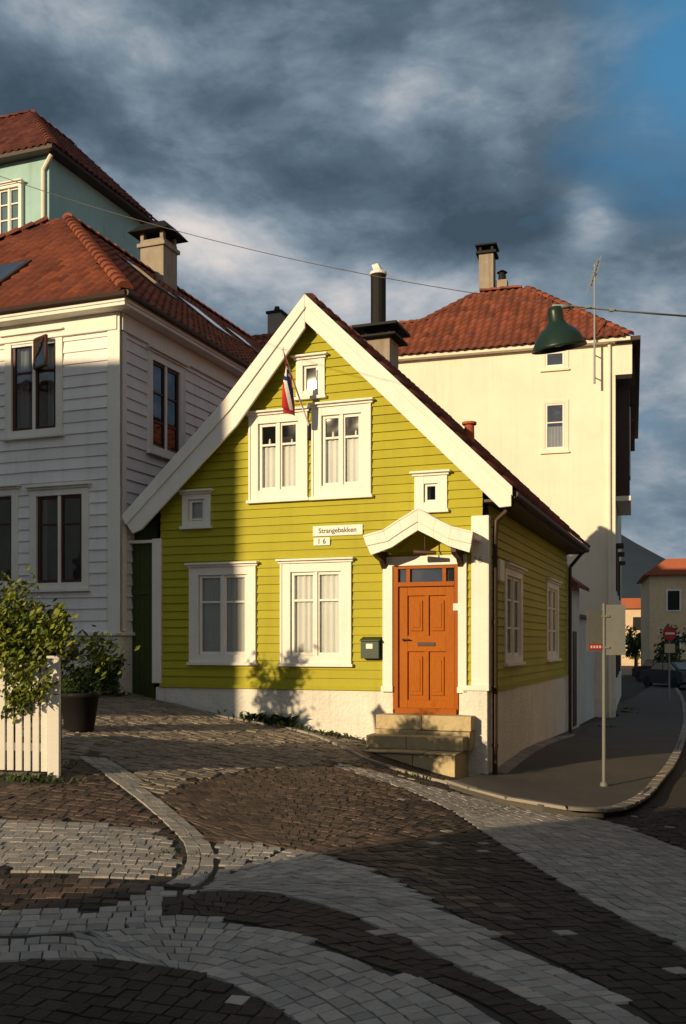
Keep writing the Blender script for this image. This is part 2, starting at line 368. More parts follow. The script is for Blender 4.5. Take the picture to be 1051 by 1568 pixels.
# window mesh mats: 0 trim 1 sash 2 glass 3 curtain 4 dark 5 grey curtain
def win(mb,W,u0,u1,z0,z1,holes,cas=.13,hood=.05,cols=2,rows=(.34,),cur=1.,out=.05,sw=.05,sill=True,casm=0,hz=.07,bot=None,side=0.,fold=.010,cd=.05):
    bot=bot or cas*.8
    holes.append((u0+.06,u1-.06,z0+.06,z1-.06))
    a0,a1,b0,b1=u0+cas,u1-cas,z0+bot,z1-cas*.8
    mb.wbox(W,u0,a0,z0,z1,-.03,out,casm);mb.wbox(W,a1,u1,z0,z1,-.03,out,casm)
    mb.wbox(W,a0,a1,b1,z1,-.03,out-.003,casm);mb.wbox(W,a0,a1,z0,b0,-.03,out-.003,casm)
    if cas>.15:
        mb.wbox(W,u0,u0+.035,z0,z1,out,out+.016,casm);mb.wbox(W,u1-.035,u1,z0,z1,out,out+.016,casm)
    if hood:
        mb.wbox(W,u0-.03,u1+.03,z1,z1+hz*.55,0,out+.03,casm);mb.wbox(W,u0-hood-.02,u1+hood+.02,z1+hz*.55,z1+hz,0,out+.08,casm)
    if sill: mb.wbox(W,u0-.03,u1+.03,z0-.05,z0,0,out+.05,casm)
    so=.008
    n=cols;cw=(a1-a0)/n
    for i in range(n):
        c0=a0+i*cw+.008;c1=a0+(i+1)*cw-.008
        mb.wbox(W,c0,c0+sw,b0,b1-.004,-.03,so,1);mb.wbox(W,c1-sw,c1,b0,b1-.004,-.03,so,1)
        mb.wbox(W,c0+sw,c1-sw,b1-sw,b1-.004,-.03,so-.002,1);mb.wbox(W,c0+sw,c1-sw,b0,b0+sw,-.03,so-.002,1)
        for r in rows:
            zr=b1-(b1-b0)*r;mb.wbox(W,c0+sw,c1-sw,zr-.018,zr+.018,-.025,so-.004,1)
    if n>1:
        for i in range(1,n): mb.wbox(W,a0+i*cw-.03,a0+i*cw+.03,b0,b1,-.03,so+.025,0 if casm==0 else 1)
    mb.poly([W.P(a0,b0,-.02),W.P(a1,b0,-.02),W.P(a1,b1,-.02),W.P(a0,b1,-.02)],2)
    def drape(c0,c1,zt,mi,fa,dd):
        N=max(8,int((c1-c0)/.02));o_=[-dd+fa*math.sin(i*1.3)+random.uniform(-fa*.3,fa*.3) for i in range(N+1)]
        for i in range(N):
            x0=c0+(c1-c0)*i/N;x1=c0+(c1-c0)*(i+1)/N
            mb.poly([W.P(x0,b0,o_[i]),W.P(x1,b0,o_[i+1]),W.P(x1,zt,o_[i+1]),W.P(x0,zt,o_[i])],mi)
    if cur>0: drape(a0,a1,b1-(b1-b0)*(1-cur),3,fold,cd)
    if side>0:
        drape(a0,a0+(a1-a0)*side,b1,5,.015,.1);drape(a1-(a1-a0)*side,a1,b1,5,.015,.1)
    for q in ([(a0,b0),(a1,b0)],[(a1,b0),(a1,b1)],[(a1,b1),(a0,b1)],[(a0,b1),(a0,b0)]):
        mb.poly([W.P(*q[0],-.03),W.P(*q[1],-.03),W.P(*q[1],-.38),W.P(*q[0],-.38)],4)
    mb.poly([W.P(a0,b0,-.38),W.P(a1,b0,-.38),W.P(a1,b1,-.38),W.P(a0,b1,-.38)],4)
def winpx(mb,W,x0,y0,x1,y1,holes,**k):
    ua,za=W.at(x0,y0);ub,zb=W.at(x1,y1);_,zc=W.at(x0,y1);_,zd=W.at(x1,y0)
    win(mb,W,ua,ub,(zb+zc)/2 if W.d[0]>.5 else zc,(za+zd)/2 if W.d[0]>.5 else za,holes,**k)
WM=['white','white','glass','curtain','dark','curtaing']
def tiles(mb,P0,e,s,n,poly,tw=.24,tl=.34,m=0):
    P0=Vector(P0);e=Vector(e).normalized();s=Vector(s).normalized();n=Vector(n).normalized()
    poly=np.array(poly);a0,b0=poly.min(0);a1,b1=poly.max(0)
    K=7
    nb=int((b1-b0)/tl)+1;na=int((a1-a0)/tw)+1
    for j in range(nb):
        for i in range(na):
            ca=a0+(i+.5)*tw;cb=b0+(j+.5)*tl
            if not inpoly(np.array([ca]),np.array([cb]),poly)[0]: continue
            base=len(mb.v);jb=random.uniform(-.008,.008);jn=random.uniform(-.003,.004)
            for (bb,hh) in ((cb-tl/2-.02+jb,.0),(cb-tl/2-.02+jb,.045),(cb+tl/2+.02,.005)):
                for k in range(K):
                    t=k/(K-1);h=hh+.028*(1+math.sin(2*math.pi*t-1.2))+jn
                    p=P0+e*(ca-tw/2+t*tw)+s*bb+n*(h if hh>0 else h*.9)
                    mb.v.append(tuple(p))
            for r in range(2):
                for k in range(K-1):
                    mb.f.append((base+r*K+k,base+r*K+k+1,base+(r+1)*K+k+1,base+(r+1)*K+k));mb.m.append(m)
def caps(mb,a,b,r=.11,ln=.36,m=0):
    a=Vector(a);b=Vector(b);L_=(b-a).length;d=(b-a)/L_;n=int(L_/ln)
    sd=d.cross(Vector((0,0,1))).normalized();up=sd.cross(d)
    for i in range(n):
        p=a+d*(i*ln);q=a+d*((i+1)*ln+.04);base=len(mb.v)
        for (c,rr,l) in ((p,r*1.1,.02),(q,r*.92,.0)):
            for k in range(7):
                t=math.pi*k/6;mb.v.append(tuple(c+sd*math.cos(t)*rr+up*(math.sin(t)*rr*.8+l)))
        for k in range(6): mb.f.append((base+k,base+k+1,base+8+k,base+7+k));mb.m.append(m)
        mb.f.append(tuple(base+k for k in range(7)));mb.m.append(m)
# ------------------------------------------------------------------ YELLOW HOUSE
yh=empty('yellow_wooden_house',(2.2,15.,0))
holes=[];wm=MB()
winpx(wm,YF,383,635,473,765,holes,cas=.17,cols=2,rows=(.32,),cur=.655,hood=.03,bot=.16)
winpx(wm,YF,479,622,570,760,holes,cas=.17,cols=2,rows=(.32,),cur=.655,hood=.03,bot=.18)
winpx(wm,YF,455,551,499,608,holes,cas=.12,cols=1,rows=(),cur=0,hood=.04,sw=.04)
winpx(wm,YF,281,757,324,806,holes,cas=.11,cols=1,rows=(),cur=1,hood=.04)
winpx(wm,YF,636,729,686,781,holes,cas=.15,cols=1,rows=(),cur=0,side=.3,hood=.04,sw=.04)
winpx(wm,YF,292,868,394,1014,holes,cas=.17,cols=2,rows=(.34,),cur=1,hood=.03,bot=.13)
winpx(wm,YF,431,862,540,1016,holes,cas=.18,cols=2,rows=(.34,),cur=1,hood=.03,bot=.13)
for (x,y) in ((413,683),(447,683),(510,672),(545,670)):
    p=YF.at(x,y,-.1);wm.cyl(YF.P(p[0],p[1]-.02,-.12),YF.P(p[0],p[1]+.12,-.12),.03,.015,8,0)
holesR=[]
winpx(wm,YR,770,868,797,1016,holesR,cas=.15,cols=2,rows=(.3,.65),cur=1,hood=.03)
winpx(wm,YR,835,890,853,1010,holesR,cas=.15,cols=2,rows=(.3,.65),cur=1,hood=.03)
wm.obj('windows',WM,yh,bevel=.004)
ZB=.895
du0,dz0=YF.at(588,1060);du1,_=YF.at(716,1060)
_,dtop=YF.at(640,852)
pu0,pu1=du0,YF.at(603,1000)[0];qu0,qu1=YF.at(703,1000)[0],du1
zth=YF.at(650,1087)[1]
holes.append((du0+.05,du1-.05,ZB-.3,dtop-.05))
AP_o=YF.at(467,452,.28);UA=AP_o[0];ZA=AP_o[1]
LO=YF.at(187,792,.28);RO=YF.at(783,747,.28);LM=YF.at(345,611,.28)
kR=(RO[0]-UA)/(ZA-RO[1]);kL=(UA-LO[0])/(ZA-LO[1])
ULt=YF.at(247,1000)[0]
sd=MB()
siding(sd,YF,lambda z:max(ULt,UA-(ZA-.12-z)*kL),lambda z:min(-.06,UA+(ZA-.12-z)*kR),ZB,ZA-.3,.14,holes)
siding(sd,YR,lambda z:.05,lambda z:9.0,ZB,3.75,.14,holesR)
sd.obj('siding',['ysid'],yh)
tb=MB()
tb.wbox(YF,ULt,du0,ZB-.05,ZB+.01,-.02,.06,0);tb.wbox(YR,.06,9.,ZB-.05,ZB+.01,-.02,.06,0)
tb.wbox(YF,du1,-.2,ZB-.05,ZB+.01,-.02,.06,0)
tb.obj('drip_board',['ysid'],yh)
ba=MB()
ba.prism(YF,[(ULt-.1,-.6),(pu1,-1.),(pu1,ZB-.05),(ULt-.1,ZB-.05)],-.3,.02,0)
ba.wbox(YF,qu0,0,-1.6,ZB-.05,-.3,.02,0);ba.wbox(YF,pu1,qu0,-1.6,zth-.07,-.3,.018,0)
ba.wbox(YR,0.0,9.1,-1.6,ZB-.052,-.28,.022,0)
ba.wbox(YF,-.36,.03,-1.6,ZB-.0,-.05,.09,0)
ba.obj('plaster_plinth',['plaster'],yh,bevel=.015)
tr=MB()
cbt=YF.at(733,790)[1]
tr.wbox(YF,YF.at(723,900)[0],0.035,ZB,cbt,-.05,.055,0)
tr.wbox(YR,-.052,.14,ZB,cbt,-.05,.045,0)
tr.wbox(YF,-.31,.06,ZB-.02,ZB+.06,0,.12,0)
tr.wbox(YF,ULt-.15,ULt+.03,YF.at(247,1046)[1],YF.at(247,825)[1],-.05,.06,0)
tr.wbox(YR,8.95,9.12,ZB,3.5,-.05,.05,0)
def ol(pts,off=.28): return [YF.at(x,y,off) for x,y in pts]
tr.prism(YF,ol([(467,453),(345,613),(187,793),(203,817),(216,811),(362,652),(467,502)]),.23,.28,0)
tr.prism(YF,ol([(467,453),(783,748),(783,775),(765,777),(467,492)]),.229,.279,0)
tr.prism(YF,ol([(467,450),(345,610),(186,790),(193,804),(353,627),(467,472)],.3),.281,.31,0)
tr.prism(YF,ol([(467,450),(785,745),(785,759),(467,469)],.3),.282,.309,0)
tr.obj('trim_and_bargeboards',['white'],yh,bevel=.008)
rf=MB();D=9.3
def slabpts(ua,za,ub,zb,t): return [(ua,za-.02),(ub,zb-.02),(ub,zb-t),(ua,za-t)]
rf.prism(YF,slabpts(UA,ZA,RO[0],RO[1],.16),.228,-D,0)
rf.prism(YF,slabpts(UA,ZA,LM[0],LM[1],.16),.228,-D,0)
rf.prism(YF,slabpts(LM[0],LM[1],LO[0],LO[1],.16),.2275,-D,0)
rf.obj('roof_boarding',['brown'],yh)
rt=MB()
def wdir(W,du,dz,do): return Vector((W.d[0]*du+W.n[0]*do,W.d[1]*du+W.n[1]*do,dz))
def slope_tiles(mb,W,ua,za,ub,zb,o0,o1,m=0):
    s=wdir(W,ua-ub,za-zb,0);L_=s.length;e=wdir(W,0,0,-1);n=e.cross(s)
    if n.z<0:n=-n
    P0=Vector(W.P(ub,zb,o0))
    tiles(mb,P0,e,s,n,[(0,-.05),(o0-o1,-.05),(o0-o1,L_),(0,L_)],m=m)
slope_tiles(rt,YF,UA,ZA,RO[0],RO[1],.24,-D)
slope_tiles(rt,YF,UA,ZA,LM[0],LM[1],.24,-D)
slope_tiles(rt,YF,LM[0],LM[1],LO[0],LO[1],.24,-D)
caps(rt,YF.P(UA,ZA-.02,.1),YF.P(UA,ZA-.02,-D))
rt.obj('roof_tiles',['tiledk'],yh,smooth=True)
co=MB()
co.prism(YF,[(-6.2,-1),(-.4,-1),(-.4,3.3),(UA,ZA-.7),(-6.2,3.4)],-.42,-9.1,0)
co.wbox(YR,8.6,9.1,-1.6,3.7,-5.8,-.05,0)
co.prism(YF,[(-6.3,-1),(0,-1),(0,3.6),(UA,ZA-.3),(-6.3,3.6)],-8.8,-9.1,0)
co.obj('inner_walls',['dark'],yh)
gt=MB()
gu0=YF.at(197,1000)[0];gu1=ULt-.15;gz=YF.at(215,832)[1]
x=gu0
while x<gu1-.03:
    gt.wbox(YF,x,min(x+.095,gu1),.3,gz,-.12,-.05+random.uniform(-.004,.004),0);x+=.1
gt.wbox(YF,gu0,gu1,gz,gz+.05,-.15,.05,1);gt.wbox(YF,gu0,gu1,2.45,2.55,-.1,-.025,0)
gt.wbox(YF,gu0,gu1,gz+.05,3.75,-.2,-.12,0)
gt.obj('side_gate',['green','white'],yh)
gu=MB()
gp=[YF.P(RO[0]+.03,RO[1]-.08,o) for o in np.linspace(.2,-9.3,6)]
gu.tube(gp,.06,10,0)
gu.tube([YF.P(RO[0]+.02,RO[1]-.1,.05),YF.P(RO[0]-.1,RO[1]-.25,-.1),YF.P(.12,RO[1]-.42,-.14),YF.P(.1,RO[1]-.7,-.14),YF.P(.1,-.75,-.14)],.042,10,0)
gu.tube([YF.P(RO[0]+.02,RO[1]-.1,-8.9),YF.P(.1,RO[1]-.5,-8.95),YF.P(.1,-.75,-8.95)],.042,10,0)
gu.wbox(YF,0.0,RO[0]-.02,RO[1]-.18,RO[1]-.14,.2,-9.2,0)
for zz in (2.9,1.9,.9,0.): gu.cyl(YF.P(.1,zz,-.14),YF.P(.1,zz+.05,-.14),.052,.052,10,0)
gu.obj('gutter_and_downpipes',['brown'],yh,smooth=False)
mb=MB();p=YR.at(757,868);mb.wbox(YR,p[0],p[0]+.35,p[1]-.22,p[1]+.12,0,.1,0);mb.obj('meter_box',['white'],yh,bevel=.01)
# chimney
ch=MB();cxu=UA-.18;zo_=-.2
def yb(du0,du1,z0,z1,o0,o1,m): ch.wbox(YF,cxu+du0,cxu+du1,z0+zo_,z1+zo_,o0,o1,m)
yb(-.28,.28,6.4,7.95,-3.9,-4.5,0)
yb(-.40,.44,7.95,8.0,-3.75,-4.65,1)
for a,b in ((-.27,-3.95),(.22,-3.95),(-.27,-4.4),(.22,-4.4)): yb(a,a+.06,8.0,8.14,b,b-.06,1)
yb(-.46,.48,8.14,8.20,-3.7,-4.7,1)
ch.cyl(YF.P(cxu-.06,8.0,-4.2),YF.P(cxu-.06,9.12,-4.2),.155,.155,16,1)
ch.cyl(YF.P(cxu-.06,9.12,-4.2),YF.P(cxu-.06,9.18,-4.2),.175,.175,16,3)
ch.cyl(YF.P(cxu-.12,9.2,-4.2),YF.P(cxu,9.26,-4.2),.16,.12,16,3)
ch.obj('chimney',['chim','metal','grey','white'],yh,bevel=.01)
vp=MB();q=(UA+2.35,ZA-2.35/kR)
vp.cyl(YF.P(q[0],q[1]-.1,-1.2),YF.P(q[0],q[1]+.36,-1.2),.09,.08,14,0);vp.cyl(YF.P(q[0],q[1]+.36,-1.2),YF.P(q[0],q[1]+.40,-1.2),.12,.12,14,0)
vp.obj('vent_pipe',['terra'],yh)
# door
dr=MB()
dr.wbox(YF,pu0,pu1,ZB-.05,dtop,-.1,.07,0);dr.wbox(YF,qu0,qu1,ZB-.05,dtop,-.1,.07,0)
dr.wbox(YF,pu0-.02,pu1+.01,ZB-.06,ZB+.03,-.05,.09,0);dr.wbox(YF,qu0-.01,qu1+.02,ZB-.06,ZB+.03,-.05,.09,0)
ztr1=YF.at(650,866)[1]
dr.wbox(YF,pu1,qu0,ztr1,dtop,-.1,.068,0)
fu0,fu1=YF.at(611,1000)[0],YF.at(697,1000)[0]
dr.wbox(YF,pu1,fu0,zth,ztr1,-.1,.045,1);dr.wbox(YF,fu1,qu0,zth,ztr1,-.1,.045,1)
zl=YF.at(650,896)[1]
dr.wbox(YF,fu0,fu1,zl-.02,zl+.05,-.1,.05,1);dr.wbox(YF,fu0,fu1,ztr1-.05,ztr1,-.1,.042,1)
w_=(fu1-fu0)
for k in (1,2): dr.wbox(YF,fu0+w_*(.18 if k==1 else .82)-.03,fu0+w_*(.18 if k==1 else .82)+.03,zl+.05,ztr1-.05,-.08,.035,1)
dr.poly([YF.P(fu0,zl,-.02),YF.P(fu1,zl,-.02),YF.P(fu1,ztr1,-.02),YF.P(fu0,ztr1,-.02)],3)
dr.wbox(YF,fu0,fu1,zl+.05,ztr1-.05,-.1,-.05,4)
lz0,lz1=zth+.02,zl-.03
dr.wbox(YF,fu0+.01,fu1-.01,lz0,lz1,-.1,-.03,2)
def stile(a,b,c,d,o=.005,m=2): dr.wbox(YF,fu0+.01+a*(w_-.02),fu0+.01+b*(w_-.02),lz0+c*(lz1-lz0),lz0+d*(lz1-lz0),-.04,o,m)
stile(0,.15,0,1);stile(.85,1,0,1);stile(.15,.85,0,.07,.004);stile(.15,.85,.93,1,.004)
stile(.15,.85,.47,.6,.0045);stile(.46,.54,.07,.47,.003);stile(.46,.54,.6,.93,.003)
for (a,b) in ((.19,.42),(.58,.81)):
    stile(a,b,.11,.43,-.008);stile(a,b,.64,.89,-.008)
    stile(a+.04,b-.04,.14,.40,.002);stile(a+.04,b-.04,.665,.865,.002)
stile(.34,.66,.515,.545,.018,5)
dr.cyl(YF.P(fu0+.08,lz0+1.08,.0),YF.P(fu0+.08,lz0+1.08,.06),.02,.02,10,5);dr.cyl(YF.P(fu0+.08,lz0+1.08,.055),YF.P(fu0+.2,lz0+1.08,.055),.012,.012,8,5)
dr.wbox(YF,fu0-.04,fu1+.04,zth-.06,zth+.03,-.1,.08,1)
p=YF.at(697,930,.05);dr.wbox(YF,p[0]-.03,p[0]+.06,p[1]-.05,p[1]+.06,.045,.06,0)
dr.obj('front_door',['white','doordk','door','glassdk','dark','brown'],yh,bevel=.004)
# steps
st=MB();sc0=YF.at(574,1100,.4)[0];sc1=YF.at(716,1100,.4)[0]
def stepb(u0,u1,z0,z1,o1,n=3):
    cuts=[u0]+sorted([u0+(u1-u0)*(k+random.uniform(-.18,.18))/n for k in range(1,n)])+[u1]
    for a,b in zip(cuts[:-1],cuts[1:]): st.wbox(YF,a+.003,b-.003,z0,z1+random.uniform(-.006,.004),.0,o1+random.uniform(-.008,.008),0)
stepb(sc0,sc1+.05,.27,zth-.06,.36,2);stepb(sc0,sc1+.04,-.02,.267,.39,2)
stepb(sc0-.05,sc1+.0,.0,.2,.68,2);stepb(sc0-.10,sc1-.03,-.03,0,1.0,3);stepb(sc0-.08,sc1-.05,-1.2,-.033,.96,2)
st.obj('entrance_steps',['stone'],yh,bevel=.022)
# porch canopy
po=MB();o1=.62
up=[(557,822),(588,813),(612,797),(640,780),(668,796),(692,808),(725,816)]
lo=[(562,836),(594,829),(616,814),(640,799),(664,812),(688,825),(722,833)]
lo2=[(568,850),(600,838),(618,826),(640,812),(664,824),(686,836),(719,846)]
U_=[YF.at(x,y,o1) for x,y in up];L_=[YF.at(x,y,o1) for x,y in lo];L2_=[YF.at(x,y,o1) for x,y in lo2]
for i in range(6):
    po.prism(YF,[U_[i],U_[i+1],L_[i+1],L_[i]],o1-.06,o1+.02,0)
    po.prism(YF,[L_[i],L_[i+1],L2_[i+1],L2_[i]],o1-.055,o1,0)
    a,b=U_[i],U_[i+1];po.prism(YF,[(a[0],a[1]-.01),(b[0],b[1]-.01),(b[0],b[1]-.08),(a[0],a[1]-.08)],0,o1-.055,0)
    po.prism(YF,[(a[0],a[1]+.022),(b[0],b[1]+.022),(b[0],b[1]-.008),(a[0],a[1]-.008)],0,o1+.03,0)
zz=YF.at(640,850)[1]
for s in (0,1):
    uu=YF.at(594 if s==0 else 711,850)[0]
    po.prism(Wall(YF.P(uu-.04,0)[:2],(-YF.n[0],-YF.n[1])),[(0,zz-.28),(0,zz+.06),(-.52,zz+.06),(-.52,zz-.02),(-.42,zz-.06),(-.2,zz-.1),(-.08,zz-.2)],-.04,.04,1)
po.prism(YF,[(U_[1][0]+.05,zz+.04),(U_[5][0]-.05,zz+.04),(U_[3][0]+.1,U_[3][1]-.16),(U_[3][0]-.1,U_[3][1]-.16)],.03,.06,3)
zo=YF.at(650,845,.4)[1]
po.cyl(YF.P(U_[3][0]-.12,zo,.4),YF.P(U_[3][0]+.22,zo-.02,.4),.05,.03,10,1)
po.cyl(YF.P(U_[3][0]+.05,zo+.25,.4),YF.P(U_[3][0]+.05,zo,.4),.012,.012,6,1)
po.obj('porch_canopy',['white','brown','tile','ysid'],yh,bevel=.006)
# mailbox
mbx=MB();a=YF.at(558,1008);b=YF.at(585,977)
mbx.wbox(YF,a[0],b[0],a[1],b[1]-.04,.03,.17,0)
mbx.prism(Wall(YF.P(a[0]-.01,0)[:2],(-YF.n[0],-YF.n[1])),[(-.2,b[1]-.05),(-.03,b[1]-.05),(-.03,b[1]+.02),(-.2,b[1]-.03)],0,(b[0]-a[0])+.02,0)
cu=(a[0]+b[0])/2;mbx.wbox(YF,cu-.06,cu+.05,b[1]-.17,b[1]-.09,.17,.174,1)
mbx.obj('mailbox',['mailb','white'],None,bevel=.004)
sg=empty('street_name_sign',YF.P(*YF.at(519,812),.04))
sm=MB();a=YF.at(481,822);b=YF.at(557,803);sm.wbox(YF,a[0],b[0],a[1],b[1],.03,.05,0)
c=YF.at(482,836);d=YF.at(507,823);sm.wbox(YF,c[0],d[0],c[1],d[1],.03,.048,0)
sm.obj('plates',['white'],sg,bevel=.003)
def text(s,W,u,z,o,size,par,nm,m='ink',al='CENTER'):
    cu=bpy.data.curves.new(nm,'FONT');cu.body=s;cu.size=size;cu.align_x=al;cu.align_y='CENTER';cu.extrude=.001;cu.offset=.0012
    ob=bpy.data.objects.new(nm,cu);cu.materials.append(M[m]);COL.objects.link(ob)
    p=W.P(u,z,o);mw=Matrix(((W.d[0],0,W.n[0],p[0]),(W.d[1],0,W.n[1],p[1]),(0,1,0,p[2]),(0,0,0,1)))
    if par: ob.parent=par;ob.matrix_parent_inverse=Matrix.Translation(Vector(par.location)).inverted()
    ob.matrix_basis=mw
text('Strangebakken',YF,(a[0]+b[0])/2,(a[1]+b[1])/2,.052,.112,sg,'lettering')
text('1 6',YF,(c[0]+d[0])/2,(c[1]+d[1])/2,.05,.12,sg,'numerals')
q=YF.at(733,858);text('16',YF,q[0],q[1],.058,.15,yh,'house_number','inkf')
# flag
fe=empty('norwegian_flag',YF.P(*YF.at(476,650),.1));fm=MB()
b0=Vector(YF.P(*YF.at(476,655),.06));t0_=Vector(YF.P(*YF.at(433,535,.75),.75))
fm.cyl(b0,t0_,.016,.012,8,3);fm.cyl(t0_,t0_+Vector((0,0,.04)),.022,.015,8,3);fm.cyl(b0-Vector((0,0,.2)),b0+Vector((0,0,.05)),.03,.03,8,4)
us=[i*.5 for i in range(45)];vs_=[i*.5 for i in range(33)]
pd=(b0-t0_).normalized()
def fp(u,v):
    s=t0_+pd*(.02+v/16*.42);k=u/22
    side=Vector((c_,-s_,0));nn=Vector((-s_,-c_,0))
    conv=min(1,k*1.8);s2=t0_+pd*(.02+.42*(.35+.3*(v/16)));base=s.lerp(Vector((s2.x,s2.y,s.z)),conv)
    return base+Vector((0,0,-k*.86*(1-.25*v/16)))+side*(.07*math.sin(v*.8+k*2)*(conv)+.01)+nn*(.07*math.cos(v*.8+k*3)*conv)
base=len(fm.v)
for u in us:
    for v in vs_: fm.v.append(tuple(fp(u,v)))
for i in range(44):
    for j in range(32):
        u=us[i]+.25;v=vs_[j]+.25
        if 7<u<9 or 7<v<9: m=2
        elif 6<u<10 or 6<v<10: m=1
        else:m=0
        k=base+i*33+j;fm.f.append((k,k+1,k+34,k+33));fm.m.append(m)
fm.obj('flag_and_pole',['flagR','white','flagB','white','metal'],fe,smooth=False)
# annex behind
an=empty('white_annex',YR.P(10,0,0));am=MB()
am.wbox(YR,9.14,11.6,-1.6,3.1,-4,.0,0);am.wbox(YR,11.6,17.,-1.6,2.3,-.3,-.12,0);am.wbox(YR,11.6,17.,2.3,2.38,-.4,-.02,2)
am.prism(Wall(YR.P(9.14,0)[:2],(YR.n[0],YR.n[1])),[(.25,2.95),(.25,3.05),(-1.6,4.4),(-1.6,4.25)],0,-2.5,1)
am.wbox(YR,10.2,10.9,-.5,1.9,-.02,.02,2)
am.obj('walls_and_roof',['plaster','tiledk','brown'],an)
# ------------------------------------------------------------------ WHITE HOUSE left
wh=empty('white_wooden_house',(-3.865,16.9,0));wm=MB();hf=[];hr=[]
kw=dict(sw=.055,hood=.04,casm=0,cur=0)
winpx(wm,WF,10,516,98,668,hf,cas=.14,cols=2,rows=(.33,),side=.28,**kw)
winpx(wm,WF,48,749,138,902,hf,cas=.14,cols=2,rows=(.33,),side=.12,**kw)
winpx(wm,WF,-62,752,30,900,hf,cas=.14,cols=2,rows=(.33,),side=.0,**kw)
winpx(wm,WR,224,536,280,690,hr,cas=.16,cols=2,rows=(.36,.7),side=.0,**kw)
a=WF.at(52,520);b=WF.at(88,560)
W2=Wall(WF.P(a[0]+.05,0,.03)[:2],(math.cos(.75),-math.sin(.75)))
wm.prism(W2,[(0,b[1]),(.42,b[1]),(.42,a[1]-.05),(0,a[1]-.05)],0,.03,2)
for q in (((0,.42),(b[1]-.04,b[1])),((0,.42),(a[1]-.05,a[1]-.01)),((0,.04),(b[1],a[1]-.05)),((.38,.42),(b[1],a[1]-.05))):
    wm.wbox(W2,q[0][0],q[0][1],q[1][0],q[1][1],-.01,.04,1)
wm.obj('windows',['white','sashbr','glassdk','curtain','dark','curtaing'],wh,bevel=.004)
zb=WF.at(165,968)[1];zt=7.3
sd=MB();siding(sd,WF,lambda z:-9.,lambda z:-.1,zb,zt,.205,hf);siding(sd,WR,lambda z:.1,lambda z:14.,zb,zt,.205,hr);sd.obj('siding',['whsid'],wh)
tr=MB()
tr.wbox(WF,-.2,.05,zb,zt,-.05,.055,0);tr.wbox(WR,-.051,.17,zb,zt,-.05,.05,0)
tr.wbox(WF,-9,.07,zb-.06,zb,-.05,.08,0);tr.wbox(WR,-.08,14,zb-.061,zb-.001,-.05,.079,0)
tr.wbox(WF,-9.3,.0,7.0,7.3,0,.08,0);tr.wbox(WR,-.0,14,7.001,7.3,0,.08,0)
tr.wbox(WF,-9.5,.33,7.3,7.36,-.3,.33,0);tr.wbox(WR,.3,14,7.302,7.362,-.3,.33,0)
tr.wbox(WF,-9.5,.34,7.36,7.46,.28,.35,0);tr.wbox(WR,-.28,14,7.361,7.461,.28,.351,0)
tr.obj('cornice_and_corner_boards',['white'],wh,bevel=.01)
gg=MB();gg.tube([WF.P(-9.4,7.47,.40),WF.P(.4,7.47,.40),WF.P(.4,7.47,-13.6)],.055,8,0);gg.obj('gutter',['brown'],wh)
ba=MB();ba.wbox(WF,-9,0,-1,zb-.06,-.3,.02,0);ba.wbox(WR,0,13,-1,zb-.061,-.3,.021,0);ba.obj('plaster_plinth',['plaster'],wh,bevel=.01)
co=MB();co.wbox(WF,-9,-.45,-1,7.3,-.45,-14,0);co.obj('inner_walls',['dark'],wh)
rt=MB();e0=Vector(WF.P(.35,7.5,.35));eL=Vector(WF.P(-9.0,7.5,.35));apx=Vector(WF.P(.35-4.3,11.08,.35-4.3))
dv=Vector((c_,-s_,0));bk=Vector((s_,c_,0))
sfr=(bk*4.3+Vector((0,0,3.58)));Ls=sfr.length;sfr.normalize();nfr=dv.cross(sfr)
if nfr.z<0:nfr=-nfr
tiles(rt,eL,dv,sfr,nfr,[(0,-.05),(9.35,-.05),(9.35-4.3,Ls),(9.35-4.9,Ls),(.2,.3)],tw=.23)
ssr=(-dv*4.3+Vector((0,0,3.58))).normalized();nsr=bk.cross(ssr)
if nsr.z<0:nsr=-nsr
tiles(rt,e0,bk,ssr,nsr,[(0,-.05),(14,-.05),(14,Ls),(4.3,Ls)],tw=.23)
bkr=e0+bk*14;apb=apx+bk*9.7
dn=Vector((0,0,.03))
rt.poly([eL-dn,e0-dn,apx-dn,apx-dv*.6-dn],1);rt.poly([e0-dn,bkr-dn,apb-dn,apx-dn],1)
caps(rt,e0+Vector((0,0,.05)),apx+Vector((0,0,.06)),.13);caps(rt,apx+Vector((0,0,.05)),apb+Vector((0,0,.05)),.13)
caps(rt,apx-dv*.5+Vector((0,0,.05)),eL+Vector((0,0,.05)),.13)
rt.poly([apx-dv*.6-dn,eL-dn,eL+bk*14-dn,apb-dn],1)
rt.obj('roof_tiles',['tile','roofund'],wh,smooth=False)
sk=MB()
def skylight(P0,e,s,n,a0,a1,b0,b1):
    q=[P0+e*a+s*b for a,b in ((a0,b0),(a1,b0),(a1,b1),(a0,b1))]
    sk.box8([p for p in q],[p+n*.11 for p in q],0)
    q=[P0+e*a+s*b+n*.114 for a,b in ((a0+.07,b0+.07),(a1-.07,b0+.07),(a1-.07,b1-.07),(a0+.07,b1-.07))];sk.poly(q,1)
skylight(eL,dv,sfr,nfr,4.9,6.0,1.2,2.5)
skylight(e0,bk,ssr,nsr,4.6,5.6,2.9,4.3);skylight(e0,bk,ssr,nsr,6.6,7.7,2.4,3.9);skylight(e0,bk,ssr,nsr,9.2,10.2,2.4,3.9)
sk.obj('skylights',['brown','glassdk'],wh)
ch=MB();cc=apx+bk*3.9
def cb(W,u0,u1,z0,z1,o0,o1,m): ch.wbox(W,u0,u1,z0,z1,o0,o1,m)
CW=Wall((cc.x,cc.y),(c_,-s_))
cb(CW,-.33,.36,9.6,12.05,.35,-.35,0);cb(CW,-.4,.42,11.85,11.95,.41,-.41,0)
